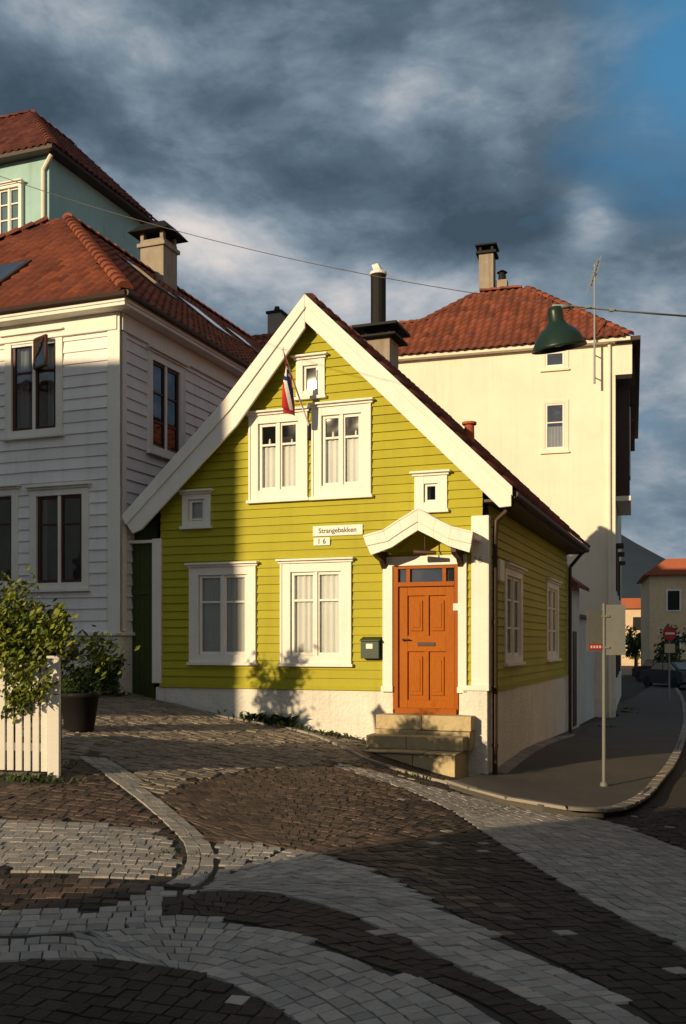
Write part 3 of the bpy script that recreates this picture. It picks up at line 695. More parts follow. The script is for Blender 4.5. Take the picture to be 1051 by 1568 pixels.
for a in (-.33,.25):
    for b in (.35,-.22): cb(CW,a,a+.1,12.05,12.25,b,b-.12,0)
cb(CW,-.3,.3,12.05,12.2,.05,-.05,2)
ch.box8([CW.P(u,12.22,o) for u,o in ((-.6,.55),(.6,.55),(.6,-.55),(-.6,-.55))],[CW.P(u,12.5,o) for u,o in ((-.3,.3),(.35,.3),(.35,-.3),(-.3,-.3))],2)
ch.obj('chimney',['chim','dark','metal'],wh,bevel=.01)
# ------------------------------------------------------------------ TEAL HOUSE
th=empty('teal_house',(-8.1,27,0));TF=Wall((-8.1,27.),(c_,-s_))
tm=MB();ez=15.05
tm.wbox(TF,-8,0,0,ez,-4.9,0,0)
tm.tube([TF.P(.15,ez-.05,.1),TF.P(-.15,ez-.4,.06),TF.P(-.15,5,.06)],.06,8,1)
tm.wbox(TF,-8,.35,ez-.0,ez+.12,-5.2,.35,2)
tm.obj('walls',['teal','cream','brown'],th)
wmm=MB();hh=[];winpx(wmm,TF,-4,286,37,366,hh,cas=.1,cols=2,rows=(.33,.66),cur=.0,hood=.04,out=.08)
wob=wmm.obj('window',['white','white','glassdk','curtain','dark','curtaing'],th);
for v in wob.data.vertices: v.co.x+=TF.n[0]*.04;v.co.y+=TF.n[1]*.04
rt=MB();te=Vector(TF.P(.35,ez+.1,.35));tap=Vector(TF.P(.35-3.1,18.1,.35-3.1));teL=Vector(TF.P(-8,ez+.1,.35))
sf=(bk*3.1+Vector((0,0,18.1-ez-.1)));Lt=sf.length;sf.normalize();nf=dv.cross(sf)
tiles(rt,teL,dv,sf,nf if nf.z>0 else -nf,[(0,0),(8.35,0),(8.35-3.1,Lt),(3,Lt)])
ss=(-dv*3.1+Vector((0,0,18.1-ez-.1))).normalized();ns=bk.cross(ss)
tiles(rt,te,bk,ss,ns if ns.z>0 else -ns,[(0,0),(5.4,0),(5.4,Lt),(3.1,Lt)])
rt.poly([teL,te,tap,tap-dv*2.2],1);rt.poly([te,te+bk*5.4,tap+bk*2.3,tap],1);rt.poly([teL,teL+bk*5.4,tap+bk*2.3-dv*2,tap-dv*2.2],1);rt.poly([te+bk*5.4,teL+bk*5.4,tap+bk*2.3-dv*2,tap+bk*2.3],1)
caps(rt,te,tap,.14);caps(rt,tap,tap+bk*2.3,.14);caps(rt,tap-dv*2.2,tap,.14)
rt.obj('roof_tiles',['tiledk','roofund'],th)
# ------------------------------------------------------------------ CREAM BUILDING
t2=math.radians(16.5);c2,s2=ang(t2);BF=Wall((8.48,30.5),(c2,-s2));BR=Wall((8.48,30.5),(s2,c2))
cbd=empty('cream_apartment_building',(8.48,30.5,0));bm_=MB();ez=10.95;wc=MB();hc=[]
d2=Vector((c2,-s2,0));b2=Vector((s2,c2,0))
winpx(wc,BF,829,613,871,692,hc,cas=.12,cols=1,rows=(.42,),cur=.5,hood=0,sw=.06,out=.03)
winpx(wc,BF,829,534,871,566,hc,cas=.12,cols=1,rows=(),cur=0,hood=0,sw=.06,out=.03)
winpx(wc,BF,700,800,742,880,hc,cas=.12,cols=1,rows=(.42,),cur=.5,hood=0,sw=.06,out=.03)
us=sorted(set([-13.,0.]+[h[0] for h in hc]+[h[1] for h in hc]));zs=sorted(set([-2.,ez]+[h[2] for h in hc]+[h[3] for h in hc]))
for i in range(len(us)-1):
    for j in range(len(zs)-1):
        uc=(us[i]+us[i+1])/2;zc=(zs[j]+zs[j+1])/2
        if any(h[0]<uc<h[1] and h[2]<zc<h[3] for h in hc): continue
        bm_.poly([BF.P(us[i],zs[j]),BF.P(us[i+1],zs[j]),BF.P(us[i+1],zs[j+1]),BF.P(us[i],zs[j+1])],0)
bm_.poly([BR.P(0,-2),BR.P(16,-2),BR.P(16,ez),BR.P(0,ez)],0);bm_.poly([BF.P(-13,-2,0),BF.P(-13,ez,0),BF.P(-13,ez,-8),BF.P(-13,-2,-8)],0)
bm_.poly([BF.P(-13,-2,-16),BF.P(0,-2,-16),BF.P(0,ez,-16),BF.P(-13,ez,-16)],0)
bm_.wbox(BF,-13,.45,ez-.02,ez+.12,-.3,.3,0);bm_.wbox(BR,-.25,15,ez-.022,ez+.1,.0,.75,1)
bm_.wbox(BR,-.02,.5,ez-1.0,ez-.03,0,.5,0)
for v in (1.2,3.5,6,9,12): bm_.wbox(BR,v,v+.25,ez-1.1,ez-.03,0,.6,1)
bm_.wbox(BR,.9,4.6,6.3,9.8,0,.42,1);bm_.wbox(BR,.85,4.65,6.15,6.3,0,.46,0);bm_.wbox(BR,1.2,2.2,7.,9.2,.42,.45,0)
for z in (4.7,1.9):
    for v in (.9,4,8): bm_.wbox(BR,v,v+.9,z,z+.10,0,.24,1);bm_.wbox(BR,v+.05,v+.85,z-1.4,z,0,.05,1)
bm_.tube([BF.P(-.18,ez,.07),BF.P(-.18,-.7,.07)],.05,8,0)
bm_.wbox(BF,-13,.02,-1.5,-.1,0,.05,2)
bm_.obj('walls',['cream','brown','plaster'],cbd)
wc.obj('windows',['cream','white','glassdk','curtain','dark','curtaing'],cbd)
rt=MB();E=Vector(BF.P(.45,ez+.12,.35));EL=Vector(BF.P(-13,ez+.12,.35));w=3.55;rise=3.05
sf=(b2*w+Vector((0,0,rise)));Lb=sf.length;sf.normalize();nf=d2.cross(sf);nf=nf if nf.z>0 else -nf
lowb=Lb*.53
tiles(rt,EL,d2,sf,nf,[(0,-.05),(13.45,-.05),(13.45-w,Lb),(13.45-w-1.6,Lb),(13.45-w-1.6-w*.5,lowb),(0,lowb)],tw=.26,tl=.38)
P=lambda a,b:EL+d2*a+sf*b-Vector((0,0,.02))
rt.poly([P(0,0),P(13.45,0),P(13.45-w,Lb),P(13.45-w-1.6,Lb),P(13.45-w-1.6-w*.5,lowb),P(0,lowb)],1)
rp=P(13.45-w,Lb);lp=P(13.45-w-1.6,Lb);mp_=P(13.45-w-1.6-w*.5,lowb)
rt.poly([P(13.45,0),P(13.45,0)+b2*15,rp+b2*9,rp],0);rt.poly([rp,rp+b2*9,lp+b2*9,lp],0);rt.poly([lp,lp+b2*9,mp_+b2*9,mp_],0)
rt.poly([P(0,lowb),mp_,mp_+b2*6-Vector((0,0,1.6)),P(0,lowb)+b2*6-Vector((0,0,1.6))],0)
caps(rt,P(13.45,0),rp,.13);caps(rt,lp,rp,.13);caps(rt,mp_,lp,.13);caps(rt,P(0,lowb),mp_,.13)
rt.obj('roof_tiles',['tile','roofund'],cbd)
ch=MB();k=Vector(lp)+d2*.2+b2*.4
CW=Wall((k.x,k.y),(c2,-s2))
ch.wbox(CW,-.26,.26,13.2,15.55,.3,-.3,0);ch.wbox(CW,-.36,.36,15.5,15.6,.38,-.38,1)
for a in (-.26,.16):
    ch.wbox(CW,a,a+.1,15.6,15.78,.28,-.28,1)
ch.wbox(CW,-.38,.38,15.78,15.84,.4,-.4,1)
ch.wbox(CW,.32,.72,13.3,14.6,.1,-.3,0);ch.cyl(CW.P(.52,14.6,-.1),CW.P(.52,14.9,-.1),.15,.12,12,1);ch.cyl(CW.P(.52,14.9,-.1),CW.P(.52,15.0,-.1),.2,.05,12,1)
ch.obj('chimney',['chim','metal'],cbd,bevel=.01)
ae=empty('tv_antenna',BF.P(-1,9,.1));a_=MB();p=BF.at(911,590,.25);q=BF.at(911,408,.25)
a_.cyl(BF.P(p[0],p[1],.45),BF.P(q[0],q[1],.45),.035,.025,8,0)
a_.cyl(BF.P(p[0],p[1]+.3,0),BF.P(p[0],p[1]+.3,.45),.02,.02,6,0);a_.cyl(BF.P(p[0],p[1]+1.,0),BF.P(p[0],p[1]+1.,.45),.02,.02,6,0)
bA=Vector(BF.P(q[0]-.12,q[1]-.55,.1));bB=Vector(BF.P(q[0]+.14,q[1]-.05,.9));a_.cyl(bA,bB,.018,.018,6,0)
for i in range(8):
    c=bA.lerp(bB,i/7.);l=.34-.02*i;a_.cyl(c-d2*l*.5-Vector((0,0,l*.6)),c+d2*l*.5+Vector((0,0,l*.6)),.013,.013,5,0)
a_.obj('mast_and_elements',['grey'],ae)
# ------------------------------------------------------------------ small orange roof house
oh=empty('orange_roof_house',(-3,38,0));om=MB();OW=Wall((-2.,38.),(c_,-s_))
p0=OW.at(388,484);p0=(p0[0]+.05,p0[1]+.25)
om.wbox(OW,p0[0]-2.6,p0[0]+2.6,0,p0[1]-1.7,-8,-.2,0)
om.obj('walls',['cream'],oh)
rt=MB();zE=p0[1]-1.95
apf=Vector(OW.P(p0[0],p0[1],-2.8))
fL=Vector(OW.P(p0[0]-3,zE,.2));fR=Vector(OW.P(p0[0]+3,zE,.2));bL=Vector(OW.P(p0[0]-3,zE,-8));bR=Vector(OW.P(p0[0]+3,zE,-8));apb2=Vector(OW.P(p0[0],p0[1],-8))
sf=((fL+fR)/2-apf)*-1.;LL=sf.length;sn=dv.cross(sf.normalized());tiles(rt,fL,dv,sf,sn if sn.z>0 else -sn,[(0,0),(6,0),(3,LL)])
sR=(-dv*3+Vector((0,0,1.95)));nR=bk.cross(sR.normalized());tiles(rt,fR,bk,sR,nR if nR.z>0 else -nR,[(0,0),(8.2,0),(8.2,sR.length),(3,sR.length)])
dd=Vector((0,0,.03))
rt.poly([fL-dd,fR-dd,apf-dd],0);rt.poly([fR-dd,bR-dd,apb2-dd,apf-dd],0);rt.poly([fL-dd,bL-dd,apb2-dd,apf-dd],0)
caps(rt,fR,apf,.13);caps(rt,fL,apf,.13);caps(rt,apf,apb2,.13)
rt.obj('roof_tiles',['tileor'],oh)
ch=MB();a=OW.at(410,505,-2);b=OW.at(430,478,-2);ch.wbox(OW,a[0],b[0],a[1]-.9,b[1],-2,-2.6,0);ch.wbox(OW,a[0]-.06,b[0]+.06,b[1],b[1]+.1,-1.95,-2.65,1)
ch.cyl(OW.P((a[0]+b[0])/2,b[1]+.1,-2.3),OW.P((a[0]+b[0])/2,b[1]+.35,-2.3),.15,.1,10,1);ch.obj('chimney',['chim','metal'],oh)
# ------------------------------------------------------------------ neighbours outside the frame (they shade the lane)
az=math.radians(42);sv=(-math.sin(az),-math.cos(az));pv=(math.cos(az),-math.sin(az))
def pq(p,q): return (p*pv[0]+q*sv[0],p*pv[1]+q*sv[1])
def bigblock(name,O,d,L_,Dp,zt,ridge,wallm='plaster'):
    e=empty(name,(O[0],O[1],0));b=MB();W=Wall(O,d);sgn=-1
    b.wbox(W,0,L_,-2,zt,0,sgn*Dp,0)
    b.prism(W,[(-.0,zt),(L_,zt),(L_,zt+.1),(0,zt+.1)],.3,sgn*(Dp+.3),1)
    A=[W.P(0,zt+.1,.3),W.P(L_,zt+.1,.3),W.P(L_,zt+.1,-Dp-.3),W.P(0,zt+.1,-Dp-.3)];r0=W.P(.5,zt+ridge,-Dp/2);r1=W.P(L_-.5,zt+ridge,-Dp/2)
    b.poly([A[0],A[1],r1,r0],1);b.poly([A[2],A[3],r0,r1],1);b.poly([A[0],r0,A[3]],1);b.poly([A[1],A[2],r1],1)
    b.obj('walls_and_roof',[wallm,'tile'],e)
    w=MB();k=int(L_/2.6)
    for i in range(k):
        for z in np.arange(.8,zt-2,2.9):
            u=1+i*2.6;w.wbox(W,u,u+1.1,z,z+1.5,0,.06,0);w.wbox(W,u+.1,u+.52,z+.1,z+1.4,.05,.07,1);w.wbox(W,u+.58,u+1.,z+.1,z+1.4,.05,.07,1)
    w.obj('windows',['white','glassdk'],e)
bigblock('neighbour_house',pq(-12.3,9),(-pv[0],-pv[1]),22,9,11.0,1.2)
bigblock('neighbour_house',pq(8,8),(-pv[0],-pv[1]),13.2,9,9.5,2.)
bigblock('unseen_street_house',(9.2,20.5),(-s_,-c_),16,8,8.5,2.,'ochre')  # unseen house opposite, added to keep sky light off the yellow side wall
# ------------------------------------------------------------------ foliage
def foliage(name,c,rad,n,leaf,matn,parent=None,nc=12,seed=1):
    r=np.random.default_rng(seed);m=MB();cl=r.normal(0,.5,(nc,3))*np.array(rad)+np.array(c)
    for i in range(n):
        k=cl[r.integers(nc)];p=Vector(k+r.normal(0,.24,3)*np.array(rad))
        d=Vector(r.normal(0,1,3)).normalized();a=d.orthogonal().normalized();b=d.cross(a);l=leaf*r.uniform(.6,1.3)
        m.poly([p-a*l,p-b*l*.45-a*.1*l+d*.1*l,p+a*l,p+b*l*.45+d*.1*l],0)
    return m.obj(name,[matn],parent)
def gz_(x,y): return float(H(x,y))
bz=empty('garden_bush',(-3.4,9.95,gz_(-3.4,9.95)));
foliage('leaves',(-3.34,9.95,1.60),(.50,.35,.46),5600,.042,'leaf',bz,26,3)
foliage('leaves_inner',(-3.40,10.05,1.52),(.42,.25,.40),2600,.045,'leafdk',bz,14,13)  # darker leaf colour inside stands for the shade within the bush
foliage('leaves_low',(-3.2,9.72,1.10),(.26,.14,.20),700,.04,'leaf',bz,10,4)
bb=MB()
for i in range(9):
    a=Vector((-3.4+random.uniform(-.1,.1),10.,.2));q=Vector((-3.4+random.uniform(-.5,.5),10+random.uniform(-.2,.2),random.uniform(1.4,2.)));bb.tube([a,a.lerp(q,.5)+Vector((.05,0,.1)),q],.012,6,0)
bb.obj('stems',['bark'],bz)
tz=empty('small_tree',(-5.5,11.1,.4))
foliage('crown',(-5.55,11.1,2.5),(.42,.42,.5),1500,.06,'leaf',tz,12,9)
bb=MB();bb.cyl((-5.5,11.1,.2),(-5.5,11.1,2.0),.06,.04,8,0)
for i in range(6): bb.cyl((-5.5,11.1,1.9),(-5.5+random.uniform(-.4,.4),11.1+random.uniform(-.4,.4),2.8),.03,.01,6,0)
bb.obj('trunk',['bark'],tz)
fx0,fy0=G(84,1190);fe_=empty('white_picket_fence',(fx0,fy0,0));fm=MB()
FW=Wall((fx0,fy0),(.995,.10))
for i in range(38):
    u=-.082*i-.1;x,y,_=FW.P(u,0);z=gz_(x,y);fm.wbox(FW,u-.031,u+.031,z+.05,z+1.12+random.uniform(-.006,.006),-.012,.012,0)
for zz in (.25,.95):
    x,y,_=FW.P(-3.2,0);zA=gz_(x,y)+zz;zB=gz_(fx0,fy0)+zz
    fm.prism(FW,[(-3.2,zA),(0,zB),(0,zB+.08),(-3.2,zA+.08)],-.05,-.013,0)
z=gz_(fx0,fy0);fm.wbox(FW,-.06,.05,z-.1,z+1.18,-.06,.05,0);fm.wbox(FW,-.075,.065,z+1.18,z+1.21,-.075,.065,0)
fm.obj('pickets_and_rails',['white'],fe_,bevel=.004)
px_,py_=G(122,1120);pz=gz_(px_,py_);pe=empty('potted_shrub',(px_,py_,pz));pm=MB()
pm.lathe((px_,py_,pz),[(0,0),(.17,0),(.19,.03),(.25,.45),(.28,.46),(.28,.52),(.25,.52),(.24,.44),(0,.44)],20,0);pm.obj('pot',['metal'],pe,smooth=True)
foliage('leaves',(px_,py_,pz+.68),(.22,.22,.17),1200,.035,'leafdk',pe,12,5)
sx,sy=G(158,1068);se=empty('shrub',(sx,sy,gz_(sx,sy)));foliage('leaves',(sx,sy,gz_(sx,sy)+.34),(.30,.35,.26),2200,.045,'leafdk',se,14,6)
lx,ly=-3.28,11.3;lz=gz_(lx,ly);le=empty('garden_lantern',(lx,ly,lz));lm=MB()
lm.cyl((lx,ly,lz),(lx,ly,lz+1.25),.035,.03,10,0);lm.lathe((lx,ly,lz+1.25),[(.03,0),(.07,.03),(.11,.3),(.15,.31),(.04,.42),(.02,.47),(0,.47)],6,0)
lm.cyl((lx,ly,lz+1.0),(lx+.17,ly,lz+1.12),.015,.015,6,0);lm.lathe((lx+.18,ly,lz+1.05),[(0,0),(.06,.02),(.05,.14),(0,.18)],8,0)
lm.obj('post_and_lantern',['metal'],le)
def weeds(name,pts,mt):
    m=MB()
    for (a,b,n,hh) in pts:
        x,y=G(a,b)
        for i in range(n):
            xx=x+random.gauss(0,.13);yy=y+random.gauss(0,.06);z=gz_(xx,yy);t=random.random()*6.28;l=hh*random.uniform(.5,1.2)
            d=Vector((math.cos(t),math.sin(t),0));sd_=Vector((-d.y,d.x,0))*l*.16;p=Vector((xx,yy,z))
            m.poly([p-sd_*.4,p+d*l*.5+Vector((0,0,l*.7))-sd_,p+d*l+Vector((0,0,l*.8)),p+d*l*.5+Vector((0,0,l*.7))+sd_,p+sd_*.4],0)
    m.obj(name,[mt])
weeds('weeds',[(345,1094,30,.1),(395,1108,50,.2),(425,1113,50,.24),(440,1116,30,.14),(505,1128,30,.1),(515,1130,20,.12),(760,1192,20,.1),(180,1056,40,.25),(385,1106,30,.15),(640,1192,15,.06),(455,1120,25,.08),(630,1190,18,.08)],'leafdk')
weeds('wall_weeds',[(895,1124,40,.12),(925,1118,60,.16),(955,1095,50,.18),(905,1122,40,.12),(870,1130,20,.12),(960,1090,40,.2),(510,1129,16,.1),(430,1114,16,.16)],'leaf')
weeds('moss_tufts',[(262,1285,30,.03),(280,1310,50,.035),(275,1340,40,.03),(240,1262,30,.03),(120,1172,30,.04),(30,1195,60,.07),(60,1200,40,.08),(80,1198,40,.09),(250,1230,30,.03)],'leafdk')
# ------------------------------------------------------------------ street furniture
x,y=G(925,1204,.1);z=gz_(x,y)+.1;se=empty('road_sign_post',(x,y,z));m=MB()
SWl=Wall((x,y),(.995,-.1))
ztop=EYE+(HY-924)/F*y
m.cyl((x,y,z),(x,y,ztop),.027,.027,12,0);m.cyl((x,y,z),(x,y,z+.06),.06,.05,12,0)
sc=y/F
m.wbox(SWl,.03,.03+29*sc,EYE-18*sc,EYE+59*sc,.0,.004,1)
W3=Wall((x,y),(.9,.42));m.wbox(W3,-.03-30*sc,-.03,EYE-12*sc,EYE+50*sc,.0,.004,1)
m.wbox(W3,-.03-26*sc,-.04,EYE-10*sc,EYE-1*sc,.005,.009,2)
for k in range(4): m.wbox(W3,-.03-(23-5.5*k)*sc,-.03-(20-5.5*k)*sc,EYE-7.5*sc,EYE-3.5*sc,.009,.011,3)
for q in (EYE+40*sc,EYE-8*sc): m.wbox(SWl,-.05,.08,q,q+.03,-.04,.03,0)
m.obj('pole_and_plates',['greydk','greydk','signred','white'],se)
y=38.;x=(1025-CX)/F*y;z=-.8;ne=empty('no_entry_sign',(x,y,z));m=MB();zs_=EYE+(HY-970)/F*y
m.cyl((x,y,z),(x,y,zs_+.3),.035,.035,8,0);m.cyl((x,y-.04,zs_),(x,y-.07,zs_),.27,.27,24,1);m.wbox(Wall((x,y-.08),(1,0)),-.18,.18,zs_-.04,zs_+.04,-.0,.01,2);m.wbox(Wall((x,y-.06),(1,0)),-.2,.2,zs_-.75,zs_-.4,-.0,.02,3)
m.obj('sign',['grey','signred','white','pink'],ne)
Yl=10.9;lx=(857-CX)/F*Yl;lz=EYE+(HY-534)/F*Yl;pe=empty('pendant_street_lamp',(lx,Yl,lz));m=MB()
R=Matrix.Rotation(math.radians(-9),4,'Y')@Matrix.Rotation(math.radians(8),4,'X')
m.lathe((lx,Yl,lz),[(.03,.46),(.07,.45),(.085,.40),(.085,.30),(.11,.27),(.13,.24),(.19,.2),(.25,.12),(.295,.03),(.305,0),(.29,.0),(.24,.1),(.17,.17),(.06,.2),(0,.2)],28,0,R)
m.lathe((lx,Yl,lz),[(0,.02),(.05,.03),(.075,.08),(.07,.14),(.04,.19)],14,1,R)
m.cyl((lx-.08,Yl,lz+.47),(lx+.12,Yl,lz+.47),.025,.025,8,2);m.cyl((lx-.01,Yl,lz+.44),(lx-.01,Yl,lz+.49),.02,.02,8,2)
m.tube([(lx+.08,Yl,lz+.40),(lx+.12,Yl,lz+.44),(lx+.16,Yl,lz+.47)],.008,6,0)
m.obj('shade_and_bulb',['lampg','white','grey'],pe,smooth=True)
wz=EYE+(HY-467)/F*Yl
m=MB()
def cat(a,b,sag,r,n=16,mi=0):
    a=Vector(a);b=Vector(b);pts=[a.lerp(b,i/n)-Vector((0,0,sag*4*(i/n)*(1-i/n))) for i in range(n+1)];m.tube(pts,r,5,mi)
cat((lx,Yl,wz),(lx+6.6,Yl+2.,wz+.45),.10,.012)
for t in (.3,.6): m.cyl((lx+t,Yl+t*.3,wz-.0),(lx+t+.06,Yl+t*.3,wz+.01),.02,.02,6,0)
YL=13.;cat((lx-.02,Yl,wz),((-60-CX)/F*YL,YL,EYE+(HY-248)/F*YL),.22,.0045,24,1)
m.obj('overhead_cables',['grey','brown'],None)
# ------------------------------------------------------------------ far right
fb=empty('ochre_building',(20,62,0));m=MB();FWl=Wall((18.9+0.5,62.),(.97,-.24))
m.wbox(FWl,0,16,-1,5.9,-10,0,0);m.prism(FWl,[(-.4,5.9),(16,5.9),(16,6.9),(1,6.9)],.4,-9,1)
for u in (1.,3.2,5.4,7.6):
    for z in (.8,3.6): m.wbox(FWl,u,u+.9,z,z+1.4,0,.05,2);m.wbox(FWl,u+.1,u+.8,z+.1,z+1.3,.05,.07,3)
m.obj('walls_and_roof',['ochre','tileor','white','dark'],fb)
pb=empty('pink_building',(30,105,0));m=MB();FWl=Wall((29.,105.),(.98,-.2))
m.wbox(FWl,-6,6,-1,5.3,-10,0,0);m.prism(FWl,[(-6.4,5.3),(6.4,5.3),(5,6.4),(-5,6.4)],.4,-9,1)
for u in (-4,-2,0,2,4): m.wbox(FWl,u,u+1,3,4.4,0,.06,2)
m.obj('walls_and_roof',['pink','tileor','dark'],pb)
for i,(xx,yy,hh) in enumerate(((21.5,72,2.6),(24.,80,2.2),(19.5,58,1.9))):
    e=empty('street_tree',(xx,yy,-.8));foliage('crown',(xx,yy,-.8+hh),(.9,.9,1.0),700,.16,'leafdk',e,10,20+i)
    b=MB();b.cyl((xx,yy,-.9),(xx,yy,-.8+hh),.12,.06,7,0)
    for k in range(4): b.cyl((xx,yy,-.8+hh*.6),(xx+random.uniform(-.7,.7),yy+random.uniform(-.5,.5),-.8+hh+.5),.05,.02,5,0)
    b.obj('trunk',['bark'],e)
def car(x,y,ang_,col):
    e=empty('parked_car',(x,y,-.8));b=MB();W=Wall((x,y),(math.cos(ang_),math.sin(ang_)))
    body=[(-2.1,.35),(-2.1,.75),(-1.95,.9),(-1.0,.98),(-.45,1.4),(1.0,1.43),(1.75,1.0),(2.1,.92),(2.15,.4),(1.8,.28),(-1.8,.28)]
    b.prism(W,[(u,z-.8) for u,z in body],-.85,.85,0)
    gl=[(-.95,1.0),(-.45,1.34),(.25,1.36),(.25,1.0)];b.prism(W,[(u,z-.8) for u,z in gl],-.86,.86,1)
    gl=[(.32,1.0),(.32,1.36),(.95,1.36),(1.5,1.0)];b.prism(W,[(u,z-.8) for u,z in gl],-.86,.86,1)
    b.box8([W.P(1.08,.58,o) for o in (-.7,.7)]+[W.P(1.72,.24,o) for o in (.78,-.78)],[W.P(1.1,.60,o) for o in (-.7,.7)]+[W.P(1.75,.26,o) for o in (.78,-.78)],1)
    for u in (-1.35,1.35):
        for o in (-.87,.69): b.cyl(W.P(u,-.47,o),W.P(u,-.47,o+.18),.33,.33,18,2)
    for o in (-.7,.5): b.wbox(W,2.12,2.17,.0-.12,.02,o,o+.2,3)
    b.obj('body_and_wheels',[col,'glassdk','rubber','signred'],e,bevel=.05)
car(17.6,52,-1.35,'carp');car(22.8,68,-1.3,'white');car(19.6,60,-1.3,'brown')
m=MB();hx=np.linspace(-900,1400,60);hyv=np.linspace(500,1100,14)
for j,yv in enumerate(hyv):
    for i,xv in enumerate(hx):
        prof=np.interp(xv,[-900,0,170,200,225,250,300,600,1400],[60,130,105,92,72,56,42,25,10])
        t=(yv-500)/600;m.v.append((xv,yv,-5+prof*math.sin(math.pi*min(1,t*1.3+.02)*.77)*1.05+random.uniform(-1.5,1.5)))
for j in range(13):
    for i in range(59): k=j*60+i;m.f.append((k,k+1,k+61,k+60));m.m.append(0)
m.obj('hill',['hill'],None,smooth=True)
# ------------------------------------------------------------------ world, sun, camera
sun_el=math.radians(14.)
w=bpy.data.worlds.new('World');scene.world=w;w.use_nodes=True;nt=w.node_tree;N=nt.nodes;L=nt.links;N.clear()
try: w.cycles.sampling_method='MANUAL';w.cycles.sample_map_resolution=256
except Exception: pass
out=N.new('ShaderNodeOutputWorld');tc=N.new('ShaderNodeTexCoord')
sky=N.new('ShaderNodeTexSky');sky.sky_type='NISHITA';sky.sun_disc=False;sky.sun_elevation=sun_el;sky.sun_rotation=math.radians(180+42)
bg1=N.new('ShaderNodeBackground');bg1.inputs[1].default_value=.1;L.new(sky.outputs[0],bg1.inputs[0])
def mth(op,*a,clamp=False):
    q=N.new('ShaderNodeMath');q.operation=op;q.use_clamp=clamp
    for i,x in enumerate(a):
        if isinstance(x,(int,float)): q.inputs[i].default_value=x
        else: L.new(x,q.inputs[i])
    return q.outputs[0]
nrm=N.new('ShaderNodeVectorMath');nrm.operation='NORMALIZE';L.new(tc.outputs['Generated'],nrm.inputs[0]);DV=nrm.outputs[0]
mp=N.new('ShaderNodeMapping');mp.inputs['Scale'].default_value=(1,1,2.0);mp.inputs['Rotation'].default_value=(0,math.radians(20),0);L.new(DV,mp.inputs[0])
def noise(sc,det,dist,rough=.55,off=0):
    n=N.new('ShaderNodeTexNoise');n.inputs['Scale'].default_value=sc;n.inputs['Detail'].default_value=det;n.inputs['Distortion'].default_value=dist;n.inputs['Roughness'].default_value=rough
    a=N.new('ShaderNodeVectorMath');a.operation='ADD';a.inputs[1].default_value=(off,off*.7,off*1.3);L.new(mp.outputs[0],a.inputs[0]);L.new(a.outputs[0],n.inputs['Vector']);return n.outputs[0]
def blob(px,py,sx,sy,rot=0):
    d=Vector(((px-CX)/F,1,(HY-py)/F)).normalized()
    s=N.new('ShaderNodeVectorMath');s.operation='SUBTRACT';L.new(DV,s.inputs[0]);s.inputs[1].default_value=d
    r=N.new('ShaderNodeMapping');r.vector_type='TEXTURE';r.inputs['Rotation'].default_value=(0,math.radians(rot),0);r.inputs['Scale'].default_value=(sx,.5*(sx+sy),sy);L.new(s.outputs[0],r.inputs[0])
    l=N.new('ShaderNodeVectorMath');l.operation='DOT_PRODUCT';L.new(r.outputs[0],l.inputs[0]);L.new(r.outputs[0],l.inputs[1])
    return mth('POWER',2.718,mth('MULTIPLY',l.outputs['Value'],-1.))
n1=noise(4.4,8,.25,.58,3.1);n2=noise(14,5,.3,.62,7.7)
v=mth('ADD',mth('MULTIPLY',n1,1.35),mth('MULTIPLY',n2,.38))
v=mth('SUBTRACT',v,.49)
for (px,py,sx,sy,rot,am) in ((310,345,.10,.040,18,.46),(620,130,.04,.03,-30,.22),(905,335,.028,.03,-30,.42),(130,50,.14,.045,5,.18),(560,440,.22,.035,5,.28),(990,640,.08,.14,0,.38),(760,250,.12,.03,-25,.06),
    (480,245,.26,.045,8,-.20),(60,150,.12,.04,0,-.14),(720,385,.12,.025,0,-.16),(950,480,.09,.04,0,-.12)):
    v=mth('ADD',v,mth('MULTIPLY',blob(px,py,sx,sy,rot),am))
cr=N.new('ShaderNodeValToRGB');L.new(v,cr.inputs[0]);e=cr.color_ramp
e.elements[0].position=.12;e.elements[0].color=(.052,.083,.118,1);e.elements[1].position=1.0;e.elements[1].color=(.84,.76,.70,1)
for p,c in ((.34,(.10,.15,.20,1)),(.52,(.20,.265,.33,1)),(.72,(.44,.47,.51,1))):
    k=e.elements.new(p);k.color=c
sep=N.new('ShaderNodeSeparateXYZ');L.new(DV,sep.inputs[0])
back=mth('MULTIPLY',mth('ADD',mth('MULTIPLY',sep.outputs['Y'],-1.),.0,clamp=True),1.)
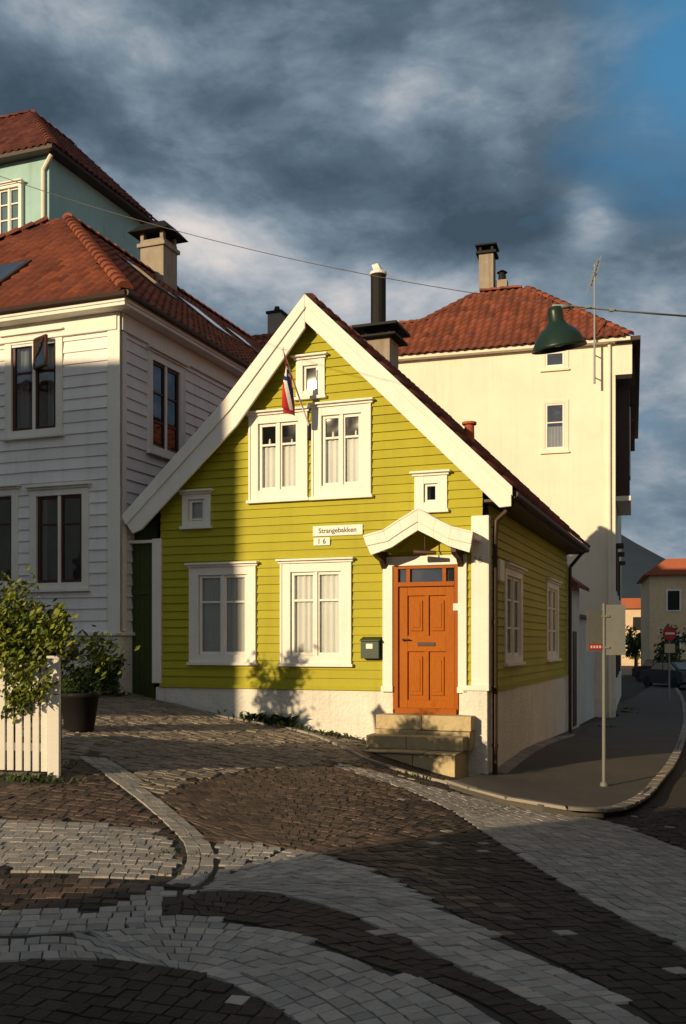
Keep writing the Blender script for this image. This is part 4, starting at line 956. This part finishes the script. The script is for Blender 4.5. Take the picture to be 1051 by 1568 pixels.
gc=N.new('ShaderNodeMix');gc.data_type='RGBA';L.new(back,gc.inputs['Factor']);gc.inputs['A'].default_value=(1,1,1,1);gc.inputs['B'].default_value=(2.7,2.1,1.65,1)
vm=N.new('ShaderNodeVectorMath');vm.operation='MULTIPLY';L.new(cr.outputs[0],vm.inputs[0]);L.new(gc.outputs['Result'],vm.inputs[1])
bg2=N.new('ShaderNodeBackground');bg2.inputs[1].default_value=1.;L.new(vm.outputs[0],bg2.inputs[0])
gap=mth('ADD',blob(1100,50,.12,.10,-30),mth('MULTIPLY',mth('SUBTRACT',n1,.5),-1.6))
gapm=N.new('ShaderNodeMapRange');gapm.inputs[1].default_value=.22;gapm.inputs[2].default_value=.9;L.new(gap,gapm.inputs[0])
bg3=N.new('ShaderNodeBackground');bg3.inputs[0].default_value=(.025,.25,.50,1);bg3.inputs[1].default_value=1.
add=N.new('ShaderNodeMixShader');add.inputs[0].default_value=.6;L.new(bg1.outputs[0],add.inputs[1]);L.new(bg3.outputs[0],add.inputs[2])
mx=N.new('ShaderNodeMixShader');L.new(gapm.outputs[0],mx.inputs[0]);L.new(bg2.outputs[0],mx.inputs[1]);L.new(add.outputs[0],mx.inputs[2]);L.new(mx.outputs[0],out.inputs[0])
sl=bpy.data.lights.new('sun','SUN');sl.energy=5.0;sl.angle=math.radians(.55);sl.color=(1.,.78,.47)
so=bpy.data.objects.new('sun',sl);COL.objects.link(so)
S=Vector((sv[0]*math.cos(sun_el),sv[1]*math.cos(sun_el),math.sin(sun_el)));so.rotation_euler=S.to_track_quat('Z','Y').to_euler();so.location=(-20,-20,20)
cam=bpy.data.cameras.new('camera');co_=bpy.data.objects.new('camera',cam);COL.objects.link(co_);co_.location=(0,0,EYE);co_.rotation_euler=(math.radians(90),0,0)
cam.sensor_width=36;cam.lens=36*F/1568;cam.shift_y=(HY-784)/1568;cam.clip_end=8000;scene.camera=co_
scene.view_settings.view_transform='Standard';scene.view_settings.look='None';scene.view_settings.exposure=0
